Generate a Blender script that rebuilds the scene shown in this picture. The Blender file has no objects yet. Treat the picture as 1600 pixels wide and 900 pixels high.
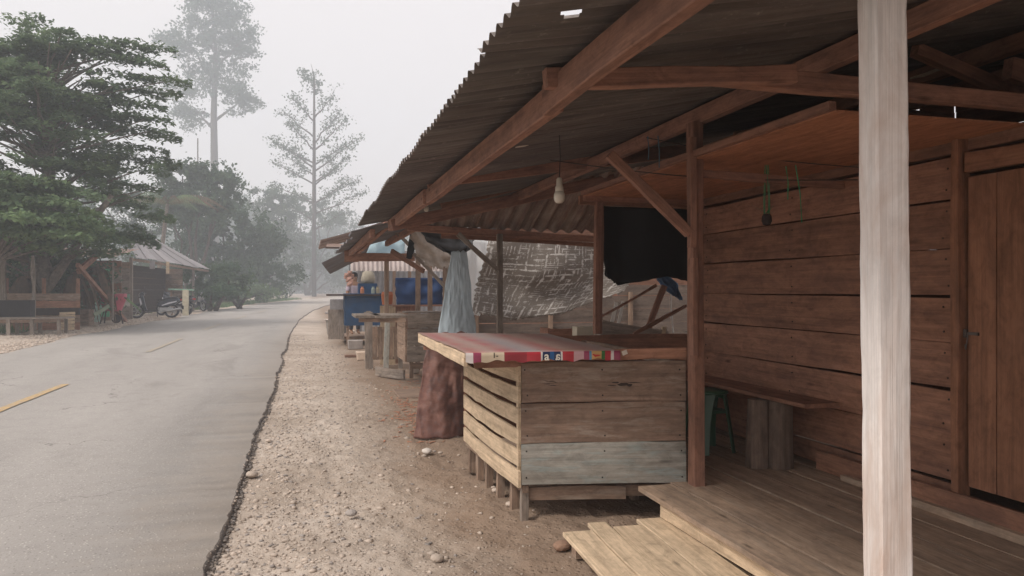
import bpy, bmesh, math, random
import numpy as np
from mathutils import Vector, Matrix, noise as mnoise
R_ = math.radians
random.seed(7); rng = np.random.default_rng(7)
scene = bpy.context.scene
col = scene.collection

# ------------------------------------------------------------------ camera
YAW = R_(14.93)                       # camera turned right of the road direction (+Y)
CAM_H = 1.5
FWD = Vector((math.sin(YAW), math.cos(YAW), 0)); RGT = Vector((math.cos(YAW), -math.sin(YAW), 0))
FPX, HY = 1200.0, 452.0               # focal length in photo pixels, horizon row
cam_d = bpy.data.cameras.new('camera'); cam = bpy.data.objects.new('camera', cam_d); col.objects.link(cam)
cam.location = (0, 0, CAM_H); cam.rotation_euler = (R_(90), 0, -YAW)
cam_d.sensor_width = 36; cam_d.lens = 36*FPX/1600; cam_d.shift_y = (HY-450)/1600
cam_d.clip_start = 0.05; cam_d.clip_end = 1500
scene.camera = cam

# ------------------------------------------------------------------ light
SUN_EL, SUN_AZ = 50, -112             # azimuth measured from +Y towards +X
world = bpy.data.worlds.new('World'); scene.world = world; world.use_nodes = True
nt = world.node_tree; bg = nt.nodes['Background']
sky = nt.nodes.new('ShaderNodeTexSky'); sky.sky_type = 'NISHITA'; sky.sun_disc = False
sky.sun_elevation = R_(SUN_EL); sky.sun_rotation = R_(SUN_AZ); sky.dust_density = 6; sky.air_density = 1.2; sky.ozone_density = 0.5
mixw = nt.nodes.new('ShaderNodeMix'); mixw.data_type = 'RGBA'; mixw.inputs[0].default_value = 0.86
nt.links.new(sky.outputs[0], mixw.inputs[6]); mixw.inputs[7].default_value = (6.5, 5.98, 5.8, 1)     # smoke-veiled overcast
nt.links.new(mixw.outputs[2], bg.inputs[0]); bg.inputs[1].default_value = 0.12
sd = bpy.data.lights.new('sun', 'SUN'); sun = bpy.data.objects.new('sun', sd); col.objects.link(sun)
sd.energy = 2.0; sd.angle = R_(14); sd.color = (1, .92, .84)
az = R_(SUN_AZ); el = R_(SUN_EL)
sdir = Vector((math.sin(az)*math.cos(el), math.cos(az)*math.cos(el), math.sin(el)))
sun.rotation_euler = sdir.to_track_quat('Z', 'Y').to_euler()
scene.view_settings.view_transform = 'Standard'; scene.view_settings.look = 'None'
scene.view_settings.exposure = 0.52; scene.view_settings.gamma = 1
scene.cycles.max_bounces = 8; scene.cycles.diffuse_bounces = 5; scene.cycles.volume_bounces = 2
scene.cycles.transparent_max_bounces = 8; scene.cycles.use_denoising = True

# ------------------------------------------------------------------ measuring: photo pixel -> point in the place
def P(px, py, d):
    return Vector((0, 0, CAM_H)) + FWD*d + RGT*((px-800)/FPX*d) + Vector((0, 0, (HY-py)/FPX*d))
def PZ(px, py, z): return P(px, py, (CAM_H-z)*FPX/(py-HY))
def PX(px, py, X): return P(px, py, X/(FWD.x+RGT.x*(px-800)/FPX))
def PY(px, py, Y): return P(px, py, Y/(FWD.y+RGT.y*(px-800)/FPX))

# ------------------------------------------------------------------ object helpers
W = {}
def place(o, M, parent=None):
    W[o] = M
    if parent is not None:
        o.parent = parent; o.matrix_basis = W[parent].inverted() @ M
    else: o.matrix_basis = M
    return o
def link(name, me, mat, parent=None, M=None):
    o = bpy.data.objects.new(name, me); col.objects.link(o)
    if mat is not None:
        me.materials.clear()
        for m in (mat if isinstance(mat, (list, tuple)) else [mat]): me.materials.append(m)
    return place(o, M or Matrix.Identity(4), parent)
def tag(o, label=None, cat=None, group=None, kind=None):
    if label: o['label'] = label
    if cat: o['category'] = cat
    if group: o['group'] = group
    if kind: o['kind'] = kind
    return o
def thing(name, label, cat, loc=(0, 0, 0), rz=0, group=None):
    o = bpy.data.objects.new(name, None); col.objects.link(o); o.empty_display_size = .2
    place(o, Matrix.Translation(Vector(loc)) @ Matrix.Rotation(rz, 4, 'Z'))
    return tag(o, label, cat, group)
def copy_thing(o, M, label=None, parent=None):
    c = o.copy(); col.objects.link(c)
    if parent is None:
        c.matrix_basis = M; W[c] = M
        if label: c['label'] = label
    else: c.parent = parent
    for ch in list(o.children): copy_thing(ch, None, None, c)
    return c
def frame(a, b, up=(0, 0, 1)):
    a = Vector(a); b = Vector(b); x = (b-a).normalized(); up = Vector(up)
    y = up.cross(x)
    if y.length < 1e-4: y = Vector((0, 1, 0)).cross(x)
    y.normalize(); z = x.cross(y)
    M = Matrix((x, y, z)).transposed().to_4x4(); M.translation = (a+b)/2
    return M
def meshd(name, v, f, smooth=False):
    me = bpy.data.meshes.new(name); me.from_pydata([tuple(p) for p in v], [], f); me.update()
    if smooth: me.polygons.foreach_set('use_smooth', [True]*len(me.polygons))
    return me
def board(name, a, b, w, t, mat, parent=None, up=(0, 0, 1), seg=3, rough=.004, cham=0.0, bow=0.0, label=None, taper=0):
    """sawn board: centre line a-b, width w along 'up', thickness t; its own local X runs along the grain"""
    L = (Vector(b)-Vector(a)).length; v = []; f = []
    sec = [(-1, -1), (1, -1), (1, 1), (-1, 1)]
    if cham:
        c = cham; k = 8
    else: k = 4
    for i in range(seg+1):
        s = i/seg; x = (s-.5)*L
        wy = t/2; wz = (w/2)*(1-taper*s); dz = random.uniform(-rough, rough)+bow*math.sin(math.pi*s); dw = random.uniform(-rough, rough)
        if cham:
            hz = wz+dw
            ring = [(-wy+c, -hz), (wy-c, -hz), (wy, -hz+c), (wy, hz-c), (wy-c, hz), (-wy+c, hz), (-wy, hz-c), (-wy, -hz+c)]
        else: ring = [(sy*wy, sz*(wz+dw)) for sy, sz in sec]
        ex = random.uniform(-rough, rough)*1.5 if i in (0, seg) else 0
        for (yy, zz) in ring: v.append((x+ex, yy, zz+dz))
    for i in range(seg):
        for j in range(k):
            a0 = i*k+j; a1 = i*k+(j+1) % k
            f.append((a0, a0+k, a1+k, a1))
    f.append(tuple(range(k))); f.append(tuple(seg*k+j for j in reversed(range(k))))
    o = link(name, meshd(name, v, f), mat, parent, frame(a, b, up))
    if label: o['label'] = label
    return o
class MB:
    def __init__(s): s.v = []; s.f = []; s.m = []
    def add(s, v, f, mi=0):
        n = len(s.v); s.v += [tuple(p) for p in v]; s.f += [tuple(n+i for i in q) for q in f]; s.m += [mi]*len(f)
    def box(s, c, d, mi=0, rz=0, M=None):
        c = Vector(c); v = []
        for sx in (-1, 1):
            for sy in (-1, 1):
                for sz in (-1, 1):
                    p = Vector((sx*d[0]/2, sy*d[1]/2, sz*d[2]/2))
                    if rz: p = Matrix.Rotation(rz, 3, 'Z') @ p
                    if M is not None: p = M @ p
                    v.append(c+p)
        s.add(v, [(0, 1, 3, 2), (4, 6, 7, 5), (0, 4, 5, 1), (2, 3, 7, 6), (0, 2, 6, 4), (1, 5, 7, 3)], mi)
    def tube(s, pts, r, n=6, mi=0, cap=True):
        pts = [Vector(p) for p in pts]; rr = r if isinstance(r, (list, tuple)) else [r]*len(pts); v = []; f = []
        for i, p in enumerate(pts):
            d = (pts[min(i+1, len(pts)-1)]-pts[max(i-1, 0)]).normalized()
            u = d.cross(Vector((0, 0, 1)))
            if u.length < .1: u = d.cross(Vector((0, 1, 0)))
            u.normalize(); w = d.cross(u)
            for k in range(n):
                a = 2*math.pi*k/n; v.append(p+u*math.cos(a)*rr[i]+w*math.sin(a)*rr[i])
        for i in range(len(pts)-1):
            for k in range(n):
                f.append((i*n+k, i*n+(k+1) % n, (i+1)*n+(k+1) % n, (i+1)*n+k))
        if cap: f.append(tuple(reversed(range(n)))); f.append(tuple((len(pts)-1)*n+k for k in range(n)))
        s.add(v, f, mi)
    def lathe(s, prof, n=16, mi=0, M=None, closed=False):
        v = []; f = []
        for (r, z) in prof:
            for k in range(n):
                a = 2*math.pi*k/n; p = Vector((r*math.cos(a), r*math.sin(a), z)); v.append(M @ p if M is not None else p)
        m = len(prof)
        for i in range(m if closed else m-1):
            for k in range(n):
                j = (i+1) % m; f.append((i*n+k, i*n+(k+1) % n, j*n+(k+1) % n, j*n+k))
        s.add(v, f, mi)
    def prism(s, prof, hw, mi=0, taper=None):       # profile in XZ, half width along Y
        n = len(prof); v = []
        cx = sum(p[0] for p in prof)/n; cz = sum(p[1] for p in prof)/n
        for sy, k in ((-1, .82), (-.7, 1), (.7, 1), (1, .82)):
            for (x, z) in prof: v.append((cx+(x-cx)*k, sy*hw, cz+(z-cz)*k))
        f = [tuple(reversed(range(n))), tuple(3*n+i for i in range(n))]
        for r in range(3):
            for i in range(n): f.append((r*n+i, r*n+(i+1) % n, (r+1)*n+(i+1) % n, (r+1)*n+i))
        s.add(v, f, mi)
    def build(s, name, mat, parent=None, M=None, smooth=False):
        me = meshd(name, s.v, s.f, smooth)
        o = link(name, me, mat, parent, M)
        if any(s.m): me.polygons.foreach_set('material_index', s.m)
        if isinstance(mat, (list, tuple)): pass
        return o
def fast_mesh(name, v, f, smooth=False):
    v = np.asarray(v, dtype=np.float32); f = np.asarray(f, dtype=np.int32)
    me = bpy.data.meshes.new(name); me.vertices.add(len(v)); me.vertices.foreach_set('co', v.ravel())
    k = f.shape[1]; me.loops.add(len(f)*k); me.loops.foreach_set('vertex_index', f.ravel())
    me.polygons.add(len(f)); me.polygons.foreach_set('loop_start', np.arange(0, len(f)*k, k, dtype=np.int32))
    me.polygons.foreach_set('loop_total', np.full(len(f), k, dtype=np.int32))
    if smooth: me.polygons.foreach_set('use_smooth', np.ones(len(f), dtype=bool))
    me.update(calc_edges=True); return me
def vnoise(x, y, seed=0):                             # smooth value noise, numpy
    xi = np.floor(x).astype(np.int64); yi = np.floor(y).astype(np.int64); fx = x-xi; fy = y-yi
    fx = fx*fx*(3-2*fx); fy = fy*fy*(3-2*fy)
    def h(a, b):
        n = (a*374761393+b*668265263+seed*1442695041) & 0x7fffffff
        n = ((n ^ (n >> 13))*1274126177) & 0x7fffffff
        return (n & 0xffff)/65535.0
    return (h(xi, yi)*(1-fx)+h(xi+1, yi)*fx)*(1-fy)+(h(xi, yi+1)*(1-fx)+h(xi+1, yi+1)*fx)*fy-.5

# ------------------------------------------------------------------ materials
def newmat(name):
    m = bpy.data.materials.new(name); m.use_nodes = True; nt = m.node_tree
    return m, nt, nt.nodes['Principled BSDF']
def nd(nt, t, **kw):
    n = nt.nodes.new(t)
    for k, v in kw.items(): setattr(n, k, v)
    return n
def mathn(nt, op, a, b=None, clamp=False):
    n = nd(nt, 'ShaderNodeMath', operation=op); n.use_clamp = clamp
    for i, s in enumerate((a, b)):
        if s is None: continue
        if isinstance(s, (int, float)): n.inputs[i].default_value = s
        else: nt.links.new(s, n.inputs[i])
    return n.outputs[0]
def mixc(nt, fac, a, b, mode='MIX'):
    n = nd(nt, 'ShaderNodeMix', data_type='RGBA', blend_type=mode)
    for i, s in ((0, fac), (6, a), (7, b)):
        if isinstance(s, (int, float)): n.inputs[i].default_value = s
        elif isinstance(s, (tuple, list)): n.inputs[i].default_value = (*s[:3], 1)
        else: nt.links.new(s, n.inputs[i])
    return n.outputs[2]
def ramp(nt, fac, stops, interp='LINEAR'):
    n = nd(nt, 'ShaderNodeValToRGB'); cr = n.color_ramp; cr.interpolation = interp
    while len(cr.elements) < len(stops): cr.elements.new(.5)
    for e, (p, c) in zip(cr.elements, stops):
        e.position = p; e.color = (*c[:3], 1) if isinstance(c, (tuple, list)) else (c, c, c, 1)
    nt.links.new(fac, n.inputs[0]); return n.outputs[0]
def coords(nt, scale=(1, 1, 1), kind='Object', rand=True):
    tc = nd(nt, 'ShaderNodeTexCoord'); mp = nd(nt, 'ShaderNodeMapping'); mp.inputs['Scale'].default_value = scale
    src = tc.outputs[kind]
    if rand:
        oi = nd(nt, 'ShaderNodeObjectInfo'); vm = nd(nt, 'ShaderNodeVectorMath', operation='SCALE')
        vm.inputs[0].default_value = (37.1, 17.7, 53.3); nt.links.new(oi.outputs['Random'], vm.inputs['Scale'])
        va = nd(nt, 'ShaderNodeVectorMath', operation='ADD'); nt.links.new(src, va.inputs[0]); nt.links.new(vm.outputs[0], va.inputs[1]); src = va.outputs[0]
    nt.links.new(src, mp.inputs[0]); return mp.outputs[0]
def noise(nt, vec, scale=1, detail=4, rough=.6, dist=0):
    n = nd(nt, 'ShaderNodeTexNoise'); n.inputs['Scale'].default_value = scale; n.inputs['Detail'].default_value = detail
    n.inputs['Roughness'].default_value = rough; n.inputs['Distortion'].default_value = dist
    nt.links.new(vec, n.inputs['Vector']); return n.outputs['Fac']
def bump(nt, bs, h, strength=.3, dist=.01):
    b = nd(nt, 'ShaderNodeBump'); b.inputs['Strength'].default_value = strength; b.inputs['Distance'].default_value = dist
    nt.links.new(h, b.inputs['Height']); nt.links.new(b.outputs[0], bs.inputs['Normal'])
def wood(name, c, dark=.6, light=1.25, var=.35, stain=(.09, .075, .065), stain_amt=.5, rough=.85, grey=0.0, pale=None, knots=.75, mott=1):
    m, nt, bs = newmat(name)
    g = noise(nt, coords(nt, (1.1, 22, 22)), 1.4, 7, .62, .35)
    g2 = noise(nt, coords(nt, (.35, 70, 70)), 2.0, 3, .5, .1)
    cc = ramp(nt, g, [(.28, tuple(x*dark for x in c)), (.5, c), (.74, tuple(min(x*light, .95) for x in c))])
    cc = mixc(nt, mathn(nt, 'MULTIPLY', ramp(nt, g2, [(.3, 0), (.7, 1)]), .35), cc, tuple(x*.55 for x in c))
    mo = 1 if mott == 0 else ramp(nt, noise(nt, coords(nt, (3, 6, 6)), 2.6, 8, .75, .8), [(.3, .62), (.5, .95), (.72, 1.2)]); cc = cc if mott == 0 else mixc(nt, mott, cc, mo, 'MULTIPLY')
    s = ramp(nt, noise(nt, coords(nt, (1.2, 3.5, 3.5)), 1.7, 5, .65, .6), [(.42, 0), (.72, 1)])
    cc = mixc(nt, mathn(nt, 'MULTIPLY', s, stain_amt), cc, stain)
    if pale:
        p = ramp(nt, noise(nt, coords(nt, (1.6, 9, 9)), 2.3, 6, .7, .4), [(.5, 0), (.66, 1)])
        cc = mixc(nt, mathn(nt, 'MULTIPLY', p, pale[1]), cc, pale[0])
    # knots
    vn = nd(nt, 'ShaderNodeTexVoronoi'); vn.inputs['Scale'].default_value = 1.0; nt.links.new(coords(nt, (1.7, 6, 6)), vn.inputs['Vector'])
    k = ramp(nt, vn.outputs['Distance'], [(.03, 1), (.10, 0)])
    cc = mixc(nt, mathn(nt, 'MULTIPLY', k, knots), cc, tuple(x*.22 for x in c))
    oi = nd(nt, 'ShaderNodeObjectInfo')
    v = mathn(nt, 'ADD', mathn(nt, 'MULTIPLY', oi.outputs['Random'], var), 1-var/2)
    hs = nd(nt, 'ShaderNodeHueSaturation'); nt.links.new(cc, hs.inputs['Color']); nt.links.new(v, hs.inputs['Value']); hs.inputs['Saturation'].default_value = 1-grey
    nt.links.new(hs.outputs[0], bs.inputs['Base Color']); bs.inputs['Roughness'].default_value = rough; bs.inputs['Specular IOR Level'].default_value = .2
    bump(nt, bs, mathn(nt, 'ADD', g, mathn(nt, 'MULTIPLY', g2, .6)), .45, .006)
    return m
def plain(name, c, rough=.6, var=.15, nscale=6, metallic=0, spec=.3, dirt=None, b=.0):
    m, nt, bs = newmat(name)
    n = noise(nt, coords(nt), nscale, 5, .65)
    cc = ramp(nt, n, [(.3, tuple(x*(1-var) for x in c)), (.7, tuple(min(x*(1+var), 1) for x in c))])
    if dirt:
        d = ramp(nt, noise(nt, coords(nt), nscale*.6, 6, .7, .5), [(.45, 0), (.7, 1)])
        cc = mixc(nt, mathn(nt, 'MULTIPLY', d, dirt[1]), cc, dirt[0])
    nt.links.new(cc, bs.inputs['Base Color']); bs.inputs['Roughness'].default_value = rough
    bs.inputs['Metallic'].default_value = metallic; bs.inputs['Specular IOR Level'].default_value = spec
    if b: bump(nt, bs, n, b, .01)
    return m
M_wall = wood('wall_wood', (.34, .175, .115), stain=(.08, .05, .045), stain_amt=.5, var=.45)
M_beam = wood('beam_wood', (.35, .185, .13), stain=(.09, .06, .055), stain_amt=.5, var=.35)
M_door = wood('door_wood', (.31, .15, .09), stain=(.10, .06, .045), stain_amt=.35, var=.2)
M_ply = wood('ply_ceiling', (.50, .225, .125), stain=(.22, .09, .05), stain_amt=.4, var=.1, dark=.75, light=1.15)
M_deck = wood('deck_wood', (.45, .33, .24), stain=(.13, .10, .085), stain_amt=.55, var=.25, pale=((.45, .38, .31), .3))
M_pale = wood('pale_wood', (.64, .50, .35), stain=(.26, .19, .13), stain_amt=.35, var=.22, dark=.65, light=1.2)
M_board = wood('counter_wood', (.33, .23, .17), stain=(.10, .075, .06), stain_amt=.65, var=.25, pale=((.42, .36, .30), .4))
M_cboard = wood('cracked_counter_wood', (.27, .185, .14), stain=(.10, .07, .055), stain_amt=.6, var=.12, pale=((.38, .33, .28), .45))
M_grey = wood('weathered_wood', (.30, .25, .21), stain=(.11, .09, .08), stain_amt=.55, var=.35, pale=((.42, .38, .34), .4))
M_white = wood('whitewashed_wood', (.80, .75, .72), stain=(.50, .37, .30), stain_amt=.9, var=.02, dark=.62, light=1.1, knots=0, mott=.35)
M_bluegrey = wood('washed_board', (.36, .345, .31), stain=(.17, .14, .11), stain_amt=.6, var=.05, pale=((.30, .42, .43), .4))
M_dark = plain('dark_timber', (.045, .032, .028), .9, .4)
def metal_roof(name, base, rust, rust_amt, streak=.5, rough=.6, light=(.3, .29, .28)):
    m, nt, bs = newmat(name)                         # sheet local X = up the slope
    st = ramp(nt, noise(nt, coords(nt, (.7, 9, 1)), 1.6, 7, .7, .3), [(.35, 0), (.75, 1)])
    bl = ramp(nt, noise(nt, coords(nt, (.8, 1.6, 1)), 2.2, 6, .7, .5), [(.38, 0), (.66, 1)])
    cc = mixc(nt, mathn(nt, 'MULTIPLY', st, streak), base, light)
    cc = mixc(nt, mathn(nt, 'MULTIPLY', bl, rust_amt), cc, rust)
    sp = ramp(nt, noise(nt, coords(nt, (2, 5, 1)), 9, 5, .7), [(.60, 0), (.72, 1)])
    cc = mixc(nt, mathn(nt, 'MULTIPLY', sp, .35), cc, tuple(min(x*1.5, .8) for x in light))
    oi = nd(nt, 'ShaderNodeObjectInfo'); hs = nd(nt, 'ShaderNodeHueSaturation'); nt.links.new(cc, hs.inputs['Color'])
    nt.links.new(mathn(nt, 'ADD', mathn(nt, 'MULTIPLY', oi.outputs['Random'], .4), .8), hs.inputs['Value'])
    nt.links.new(hs.outputs[0], bs.inputs['Base Color']); bs.inputs['Roughness'].default_value = rough; bs.inputs['Metallic'].default_value = .15
    bump(nt, bs, bl, .2, .01)
    return m
M_roof = metal_roof('sooty_roof_metal', (.085, .075, .07), (.085, .055, .042), .45, .7, .8, (.30, .265, .235))
M_rusty = metal_roof('rusty_roof_metal', (.19, .10, .075), (.10, .045, .035), .6, .85, .8, (.50, .45, .38))
M_zinc = metal_roof('grey_roof_metal', (.23, .215, .22), (.16, .125, .115), .55, .6, .5, (.34, .34, .36))
M_zincdk = metal_roof('dark_zinc', (.14, .14, .15), (.13, .09, .08), .5, .5, .6, (.3, .3, .32))

def leafmat(name, c, var=.5, trans=.35):
    m = bpy.data.materials.new(name); m.use_nodes = True; nt = m.node_tree; nt.nodes.clear()
    out = nd(nt, 'ShaderNodeOutputMaterial'); df = nd(nt, 'ShaderNodeBsdfDiffuse'); tr = nd(nt, 'ShaderNodeBsdfTranslucent'); mx = nd(nt, 'ShaderNodeMixShader')
    n = noise(nt, coords(nt, kind='Object', rand=False), .55, 4, .6); n2 = noise(nt, coords(nt, rand=False), 6, 2, .6)
    cc = ramp(nt, n, [(.3, tuple(x*(1-var) for x in c)), (.52, c), (.75, (c[0]*1.7, c[1]*1.45, c[2]*1.2))])
    cc = mixc(nt, ramp(nt, n2, [(.35, 0), (.8, .5)]), cc, (c[0]*1.9, c[1]*1.35, c[2]*1.1))
    nt.links.new(cc, df.inputs[0]); nt.links.new(cc, tr.inputs[0]); mx.inputs[0].default_value = trans
    nt.links.new(df.outputs[0], mx.inputs[1]); nt.links.new(tr.outputs[0], mx.inputs[2]); nt.links.new(mx.outputs[0], out.inputs[0])
    return m
M_leaf = leafmat('leaf_green', (.12, .19, .11))
M_leaf2 = leafmat('leaf_light_green', (.13, .21, .11))
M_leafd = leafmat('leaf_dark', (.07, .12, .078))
M_dry = leafmat('dry_leaf', (.13, .10, .075), .4, .2)
M_bark = plain('bark', (.16, .13, .105), .95, .4, 9, b=.6)
M_barkd = plain('dark_bark', (.085, .065, .055), .95, .4, 9, b=.6)

# ground
def ground_mat():
    m, nt, bs = newmat('dusty_gravel')
    co = coords(nt, rand=False); sx = nd(nt, 'ShaderNodeSeparateXYZ'); nt.links.new(co, sx.inputs[0])
    n1 = noise(nt, co, .9, 6, .65, .4); n2 = noise(nt, co, 14, 5, .7); n3 = noise(nt, co, 55, 3, .7)
    base = ramp(nt, n1, [(.3, (.34, .285, .235)), (.5, (.46, .395, .335)), (.72, (.58, .515, .45))])
    base = mixc(nt, ramp(nt, n2, [(.4, 0), (.7, .55)]), base, (.30, .235, .185))
    vn = nd(nt, 'ShaderNodeTexVoronoi'); vn.inputs['Scale'].default_value = 26; nt.links.new(co, vn.inputs['Vector'])
    peb = ramp(nt, vn.outputs['Distance'], [(.18, 1), (.34, 0)])
    sel = ramp(nt, vn.outputs['Color'], [(.5, 0), (.56, 1)])
    base = mixc(nt, mathn(nt, 'MULTIPLY', mathn(nt, 'MULTIPLY', peb, sel), .7), base, (.58, .51, .44))
    # trodden brown earth close to the stalls, its tone deepened for the shadows there
    e = mathn(nt, 'ADD', sx.outputs[0], mathn(nt, 'MULTIPLY', mathn(nt, 'SUBTRACT', n1, .5), 1.6))
    br = ramp(nt, mathn(nt, 'MULTIPLY', e, .25), [(.10, 0), (.27, .88)])
    base = mixc(nt, br, base, mixc(nt, n3, (.17, .115, .08), (.30, .22, .16)))
    # leaf litter and grass far on the left
    gl = ramp(nt, mathn(nt, 'MULTIPLY', mathn(nt, 'ADD', sx.outputs[0], mathn(nt, 'MULTIPLY', n1, 4.0)), -.05), [(.46, 0), (.56, .9)])
    base = mixc(nt, gl, base, mixc(nt, n2, (.10, .10, .05), (.20, .17, .10)))
    nt.links.new(base, bs.inputs['Base Color']); bs.inputs['Roughness'].default_value = .95; bs.inputs['Specular IOR Level'].default_value = .15
    bump(nt, bs, mathn(nt, 'ADD', mathn(nt, 'ADD', n2, mathn(nt, 'MULTIPLY', n3, .5)), mathn(nt, 'MULTIPLY', peb, .5)), .7, .02)
    return m
M_ground = ground_mat()
def road_mat():
    m, nt, bs = newmat('worn_asphalt'); co = coords(nt, rand=False)
    sx = nd(nt, 'ShaderNodeSeparateXYZ'); nt.links.new(co, sx.inputs[0])
    n1 = noise(nt, coords(nt, (1, .18, 1), rand=False), .9, 5, .6, .3); n2 = noise(nt, co, 120, 3, .8); n3 = noise(nt, co, 3.5, 6, .7)
    base = ramp(nt, n1, [(.3, (.24, .225, .21)), (.7, (.33, .31, .29))])
    base = mixc(nt, ramp(nt, n2, [(.35, 0), (.75, .7)]), base, (.42, .40, .375))
    base = mixc(nt, ramp(nt, n2, [(.22, .6), (.36, 0)]), base, (.10, .095, .09))
    base = mixc(nt, ramp(nt, n3, [(.50, 0), (.75, .30)]), base, (.17, .16, .15))
    vr = nd(nt, 'ShaderNodeTexVoronoi'); vr.inputs['Scale'].default_value = 42; nt.links.new(co, vr.inputs['Vector'])
    agg = mathn(nt, 'MULTIPLY', ramp(nt, vr.outputs['Distance'], [(.15, 1), (.32, 0)]), ramp(nt, vr.outputs['Color'], [(.55, 0), (.62, 1)]))
    base = mixc(nt, mathn(nt, 'MULTIPLY', agg, .75), base, (.56, .53, .49))
    agd = mathn(nt, 'MULTIPLY', ramp(nt, vr.outputs['Distance'], [(.15, 1), (.3, 0)]), ramp(nt, vr.outputs['Color'], [(.36, 1), (.42, 0)]))
    base = mixc(nt, mathn(nt, 'MULTIPLY', agd, .6), base, (.12, .11, .105))
    pt_ = ramp(nt, noise(nt, coords(nt, (.8, .35, 1), rand=False), .55, 7, .7, 1.2), [(.54, 0), (.66, .45)])
    base = mixc(nt, pt_, base, (.20, .185, .17))
    vc = nd(nt, 'ShaderNodeTexVoronoi'); vc.feature = 'DISTANCE_TO_EDGE'; vc.inputs['Scale'].default_value = .42
    wv_ = nd(nt, 'ShaderNodeTexNoise'); wv_.inputs['Scale'].default_value = 2.5; wv_.inputs['Detail'].default_value = 6; nt.links.new(co, wv_.inputs['Vector'])
    va_ = nd(nt, 'ShaderNodeVectorMath', operation='ADD'); nt.links.new(co, va_.inputs[0]); nt.links.new(wv_.outputs['Color'], va_.inputs[1]); nt.links.new(va_.outputs[0], vc.inputs['Vector'])
    ck = mathn(nt, 'MULTIPLY', ramp(nt, vc.outputs['Distance'], [(.002, .7), (.006, 0)]), ramp(nt, n1, [(.5, 0), (.6, 1)]))
    base = mixc(nt, ck, base, (.07, .065, .06))
    # dust and blown earth near both verges
    dx = ramp(nt, mathn(nt, 'ADD', mathn(nt, 'MULTIPLY', mathn(nt, 'ADD', sx.outputs[0], .5), .5), mathn(nt, 'MULTIPLY', n3, .8)), [(.05, 0), (.45, .6)])
    base = mixc(nt, dx, base, (.43, .375, .32))
    nt.links.new(base, bs.inputs['Base Color']); bs.inputs['Roughness'].default_value = .85; bs.inputs['Specular IOR Level'].default_value = .25
    bump(nt, bs, mathn(nt, 'ADD', n2, agg), .5, .005)
    return m
M_road = road_mat()
M_edge = plain('broken_asphalt', (.125, .112, .105), .95, .5, 30, b=.8, dirt=((.36, .30, .25), .85))
M_paint = plain('faded_yellow_paint', (.44, .31, .155), .85, .2, 18, dirt=((.33, .30, .27), 1.0))
M_stone = plain('pale_stone', (.45, .38, .32), .9, .35, 3)
M_stoneg = plain('grey_stone', (.30, .27, .25), .9, .3, 4)

# ------------------------------------------------------------------ SETTING: ground, road, hills
def curve_x(y):
    t = np.maximum(np.asarray(y, dtype=float)-25, 0); return .0010*np.minimum(t, 90)**2+np.maximum(t-90, 0)*.18
xs = np.concatenate([np.linspace(-225, -20, 28), np.linspace(-18, -7.5, 22), np.linspace(-7, -.9, 12), np.linspace(-.8, 2.3, 150), np.linspace(2.4, 8, 12), np.linspace(10, 195, 28)])
ys = np.concatenate([np.linspace(-14, 1.5, 10), np.linspace(1.7, 13, 420), np.linspace(13.3, 40, 90), np.linspace(42, 415, 110)])
X, Y = np.meshgrid(xs, ys); Z = np.zeros_like(X)
near = np.clip((X+.45)/.25, 0, 1)*np.clip((14-Y)/3, 0, 1)
Z += near*(vnoise(X*1.3, Y*1.1, 3)*.05+vnoise(X*5, Y*4, 5)*.034+vnoise(X*16, Y*13, 8)*.022+vnoise(X*34, Y*30, 9)*.007)
off = np.clip((np.abs(X+3.7)-3.6)/1.5, 0, 1)*np.clip((Y-12)/4, 0, 1)
Z += off*vnoise(X*.5, Y*.4, 12)*.08
Z += np.clip((-X-11)/10, 0, 1)*(.4+vnoise(X*.2, Y*.2, 4)*1.0)
Z -= .012
nx, ny = len(xs), len(ys); idx = np.arange(nx*ny).reshape(ny, nx)
F = np.stack([idx[:-1, :-1], idx[:-1, 1:], idx[1:, 1:], idx[1:, :-1]], -1).reshape(-1, 4)
g = link('ground', fast_mesh('ground', np.stack([X, Y, Z], -1).reshape(-1, 3), F, True), M_ground); tag(g, kind='structure')

ry = np.concatenate([np.arange(-13, 26, .06), np.arange(26, 60, .4), np.arange(60, 400, 4)])
def road_edge_r(y): return -.52+curve_x(y)+.05*vnoise(y*.5, y*0+1, 31)*2+.012*vnoise(y*4, y*0+2, 32)*2+.012*vnoise(y*9, y*0, 33)*2
def road_edge_l(y): return -6.95+curve_x(y)*.8+.3*vnoise(y*.5, y*0+4, 34)*2+.1*vnoise(y*3, y*0, 35)
xr = road_edge_r(ry); xl = road_edge_l(ry)
jg = .022*np.abs(vnoise(ry*13, ry*0, 71))+.008*vnoise(ry*4, ry*0, 72)
cols_ = [xl-.05, xl]+[xl+(xr-xl)*s for s in (.2, .4, .6, .8)]+[xr-.006-jg, xr+.002, xr+.012]
zz = [-.02, .018, .03, .03, .03, .03, .03, .014, -.03]
V = np.stack([np.stack([c, ry, np.full_like(ry, z)], -1) for c, z in zip(cols_, zz)], 1)
n, k = V.shape[:2]; idx = np.arange(n*k).reshape(n, k)
F = np.stack([idx[:-1, :-1], idx[:-1, 1:], idx[1:, 1:], idx[1:, :-1]], -1)
mi = np.zeros(F.shape[:2], dtype=np.int32); mi[:, -2:] = 1
rd = link('road', fast_mesh('road', V.reshape(-1, 3), F.reshape(-1, 4), False), [M_road, M_edge]); rd.data.polygons.foreach_set('material_index', mi.ravel()); tag(rd, kind='structure')
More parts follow.
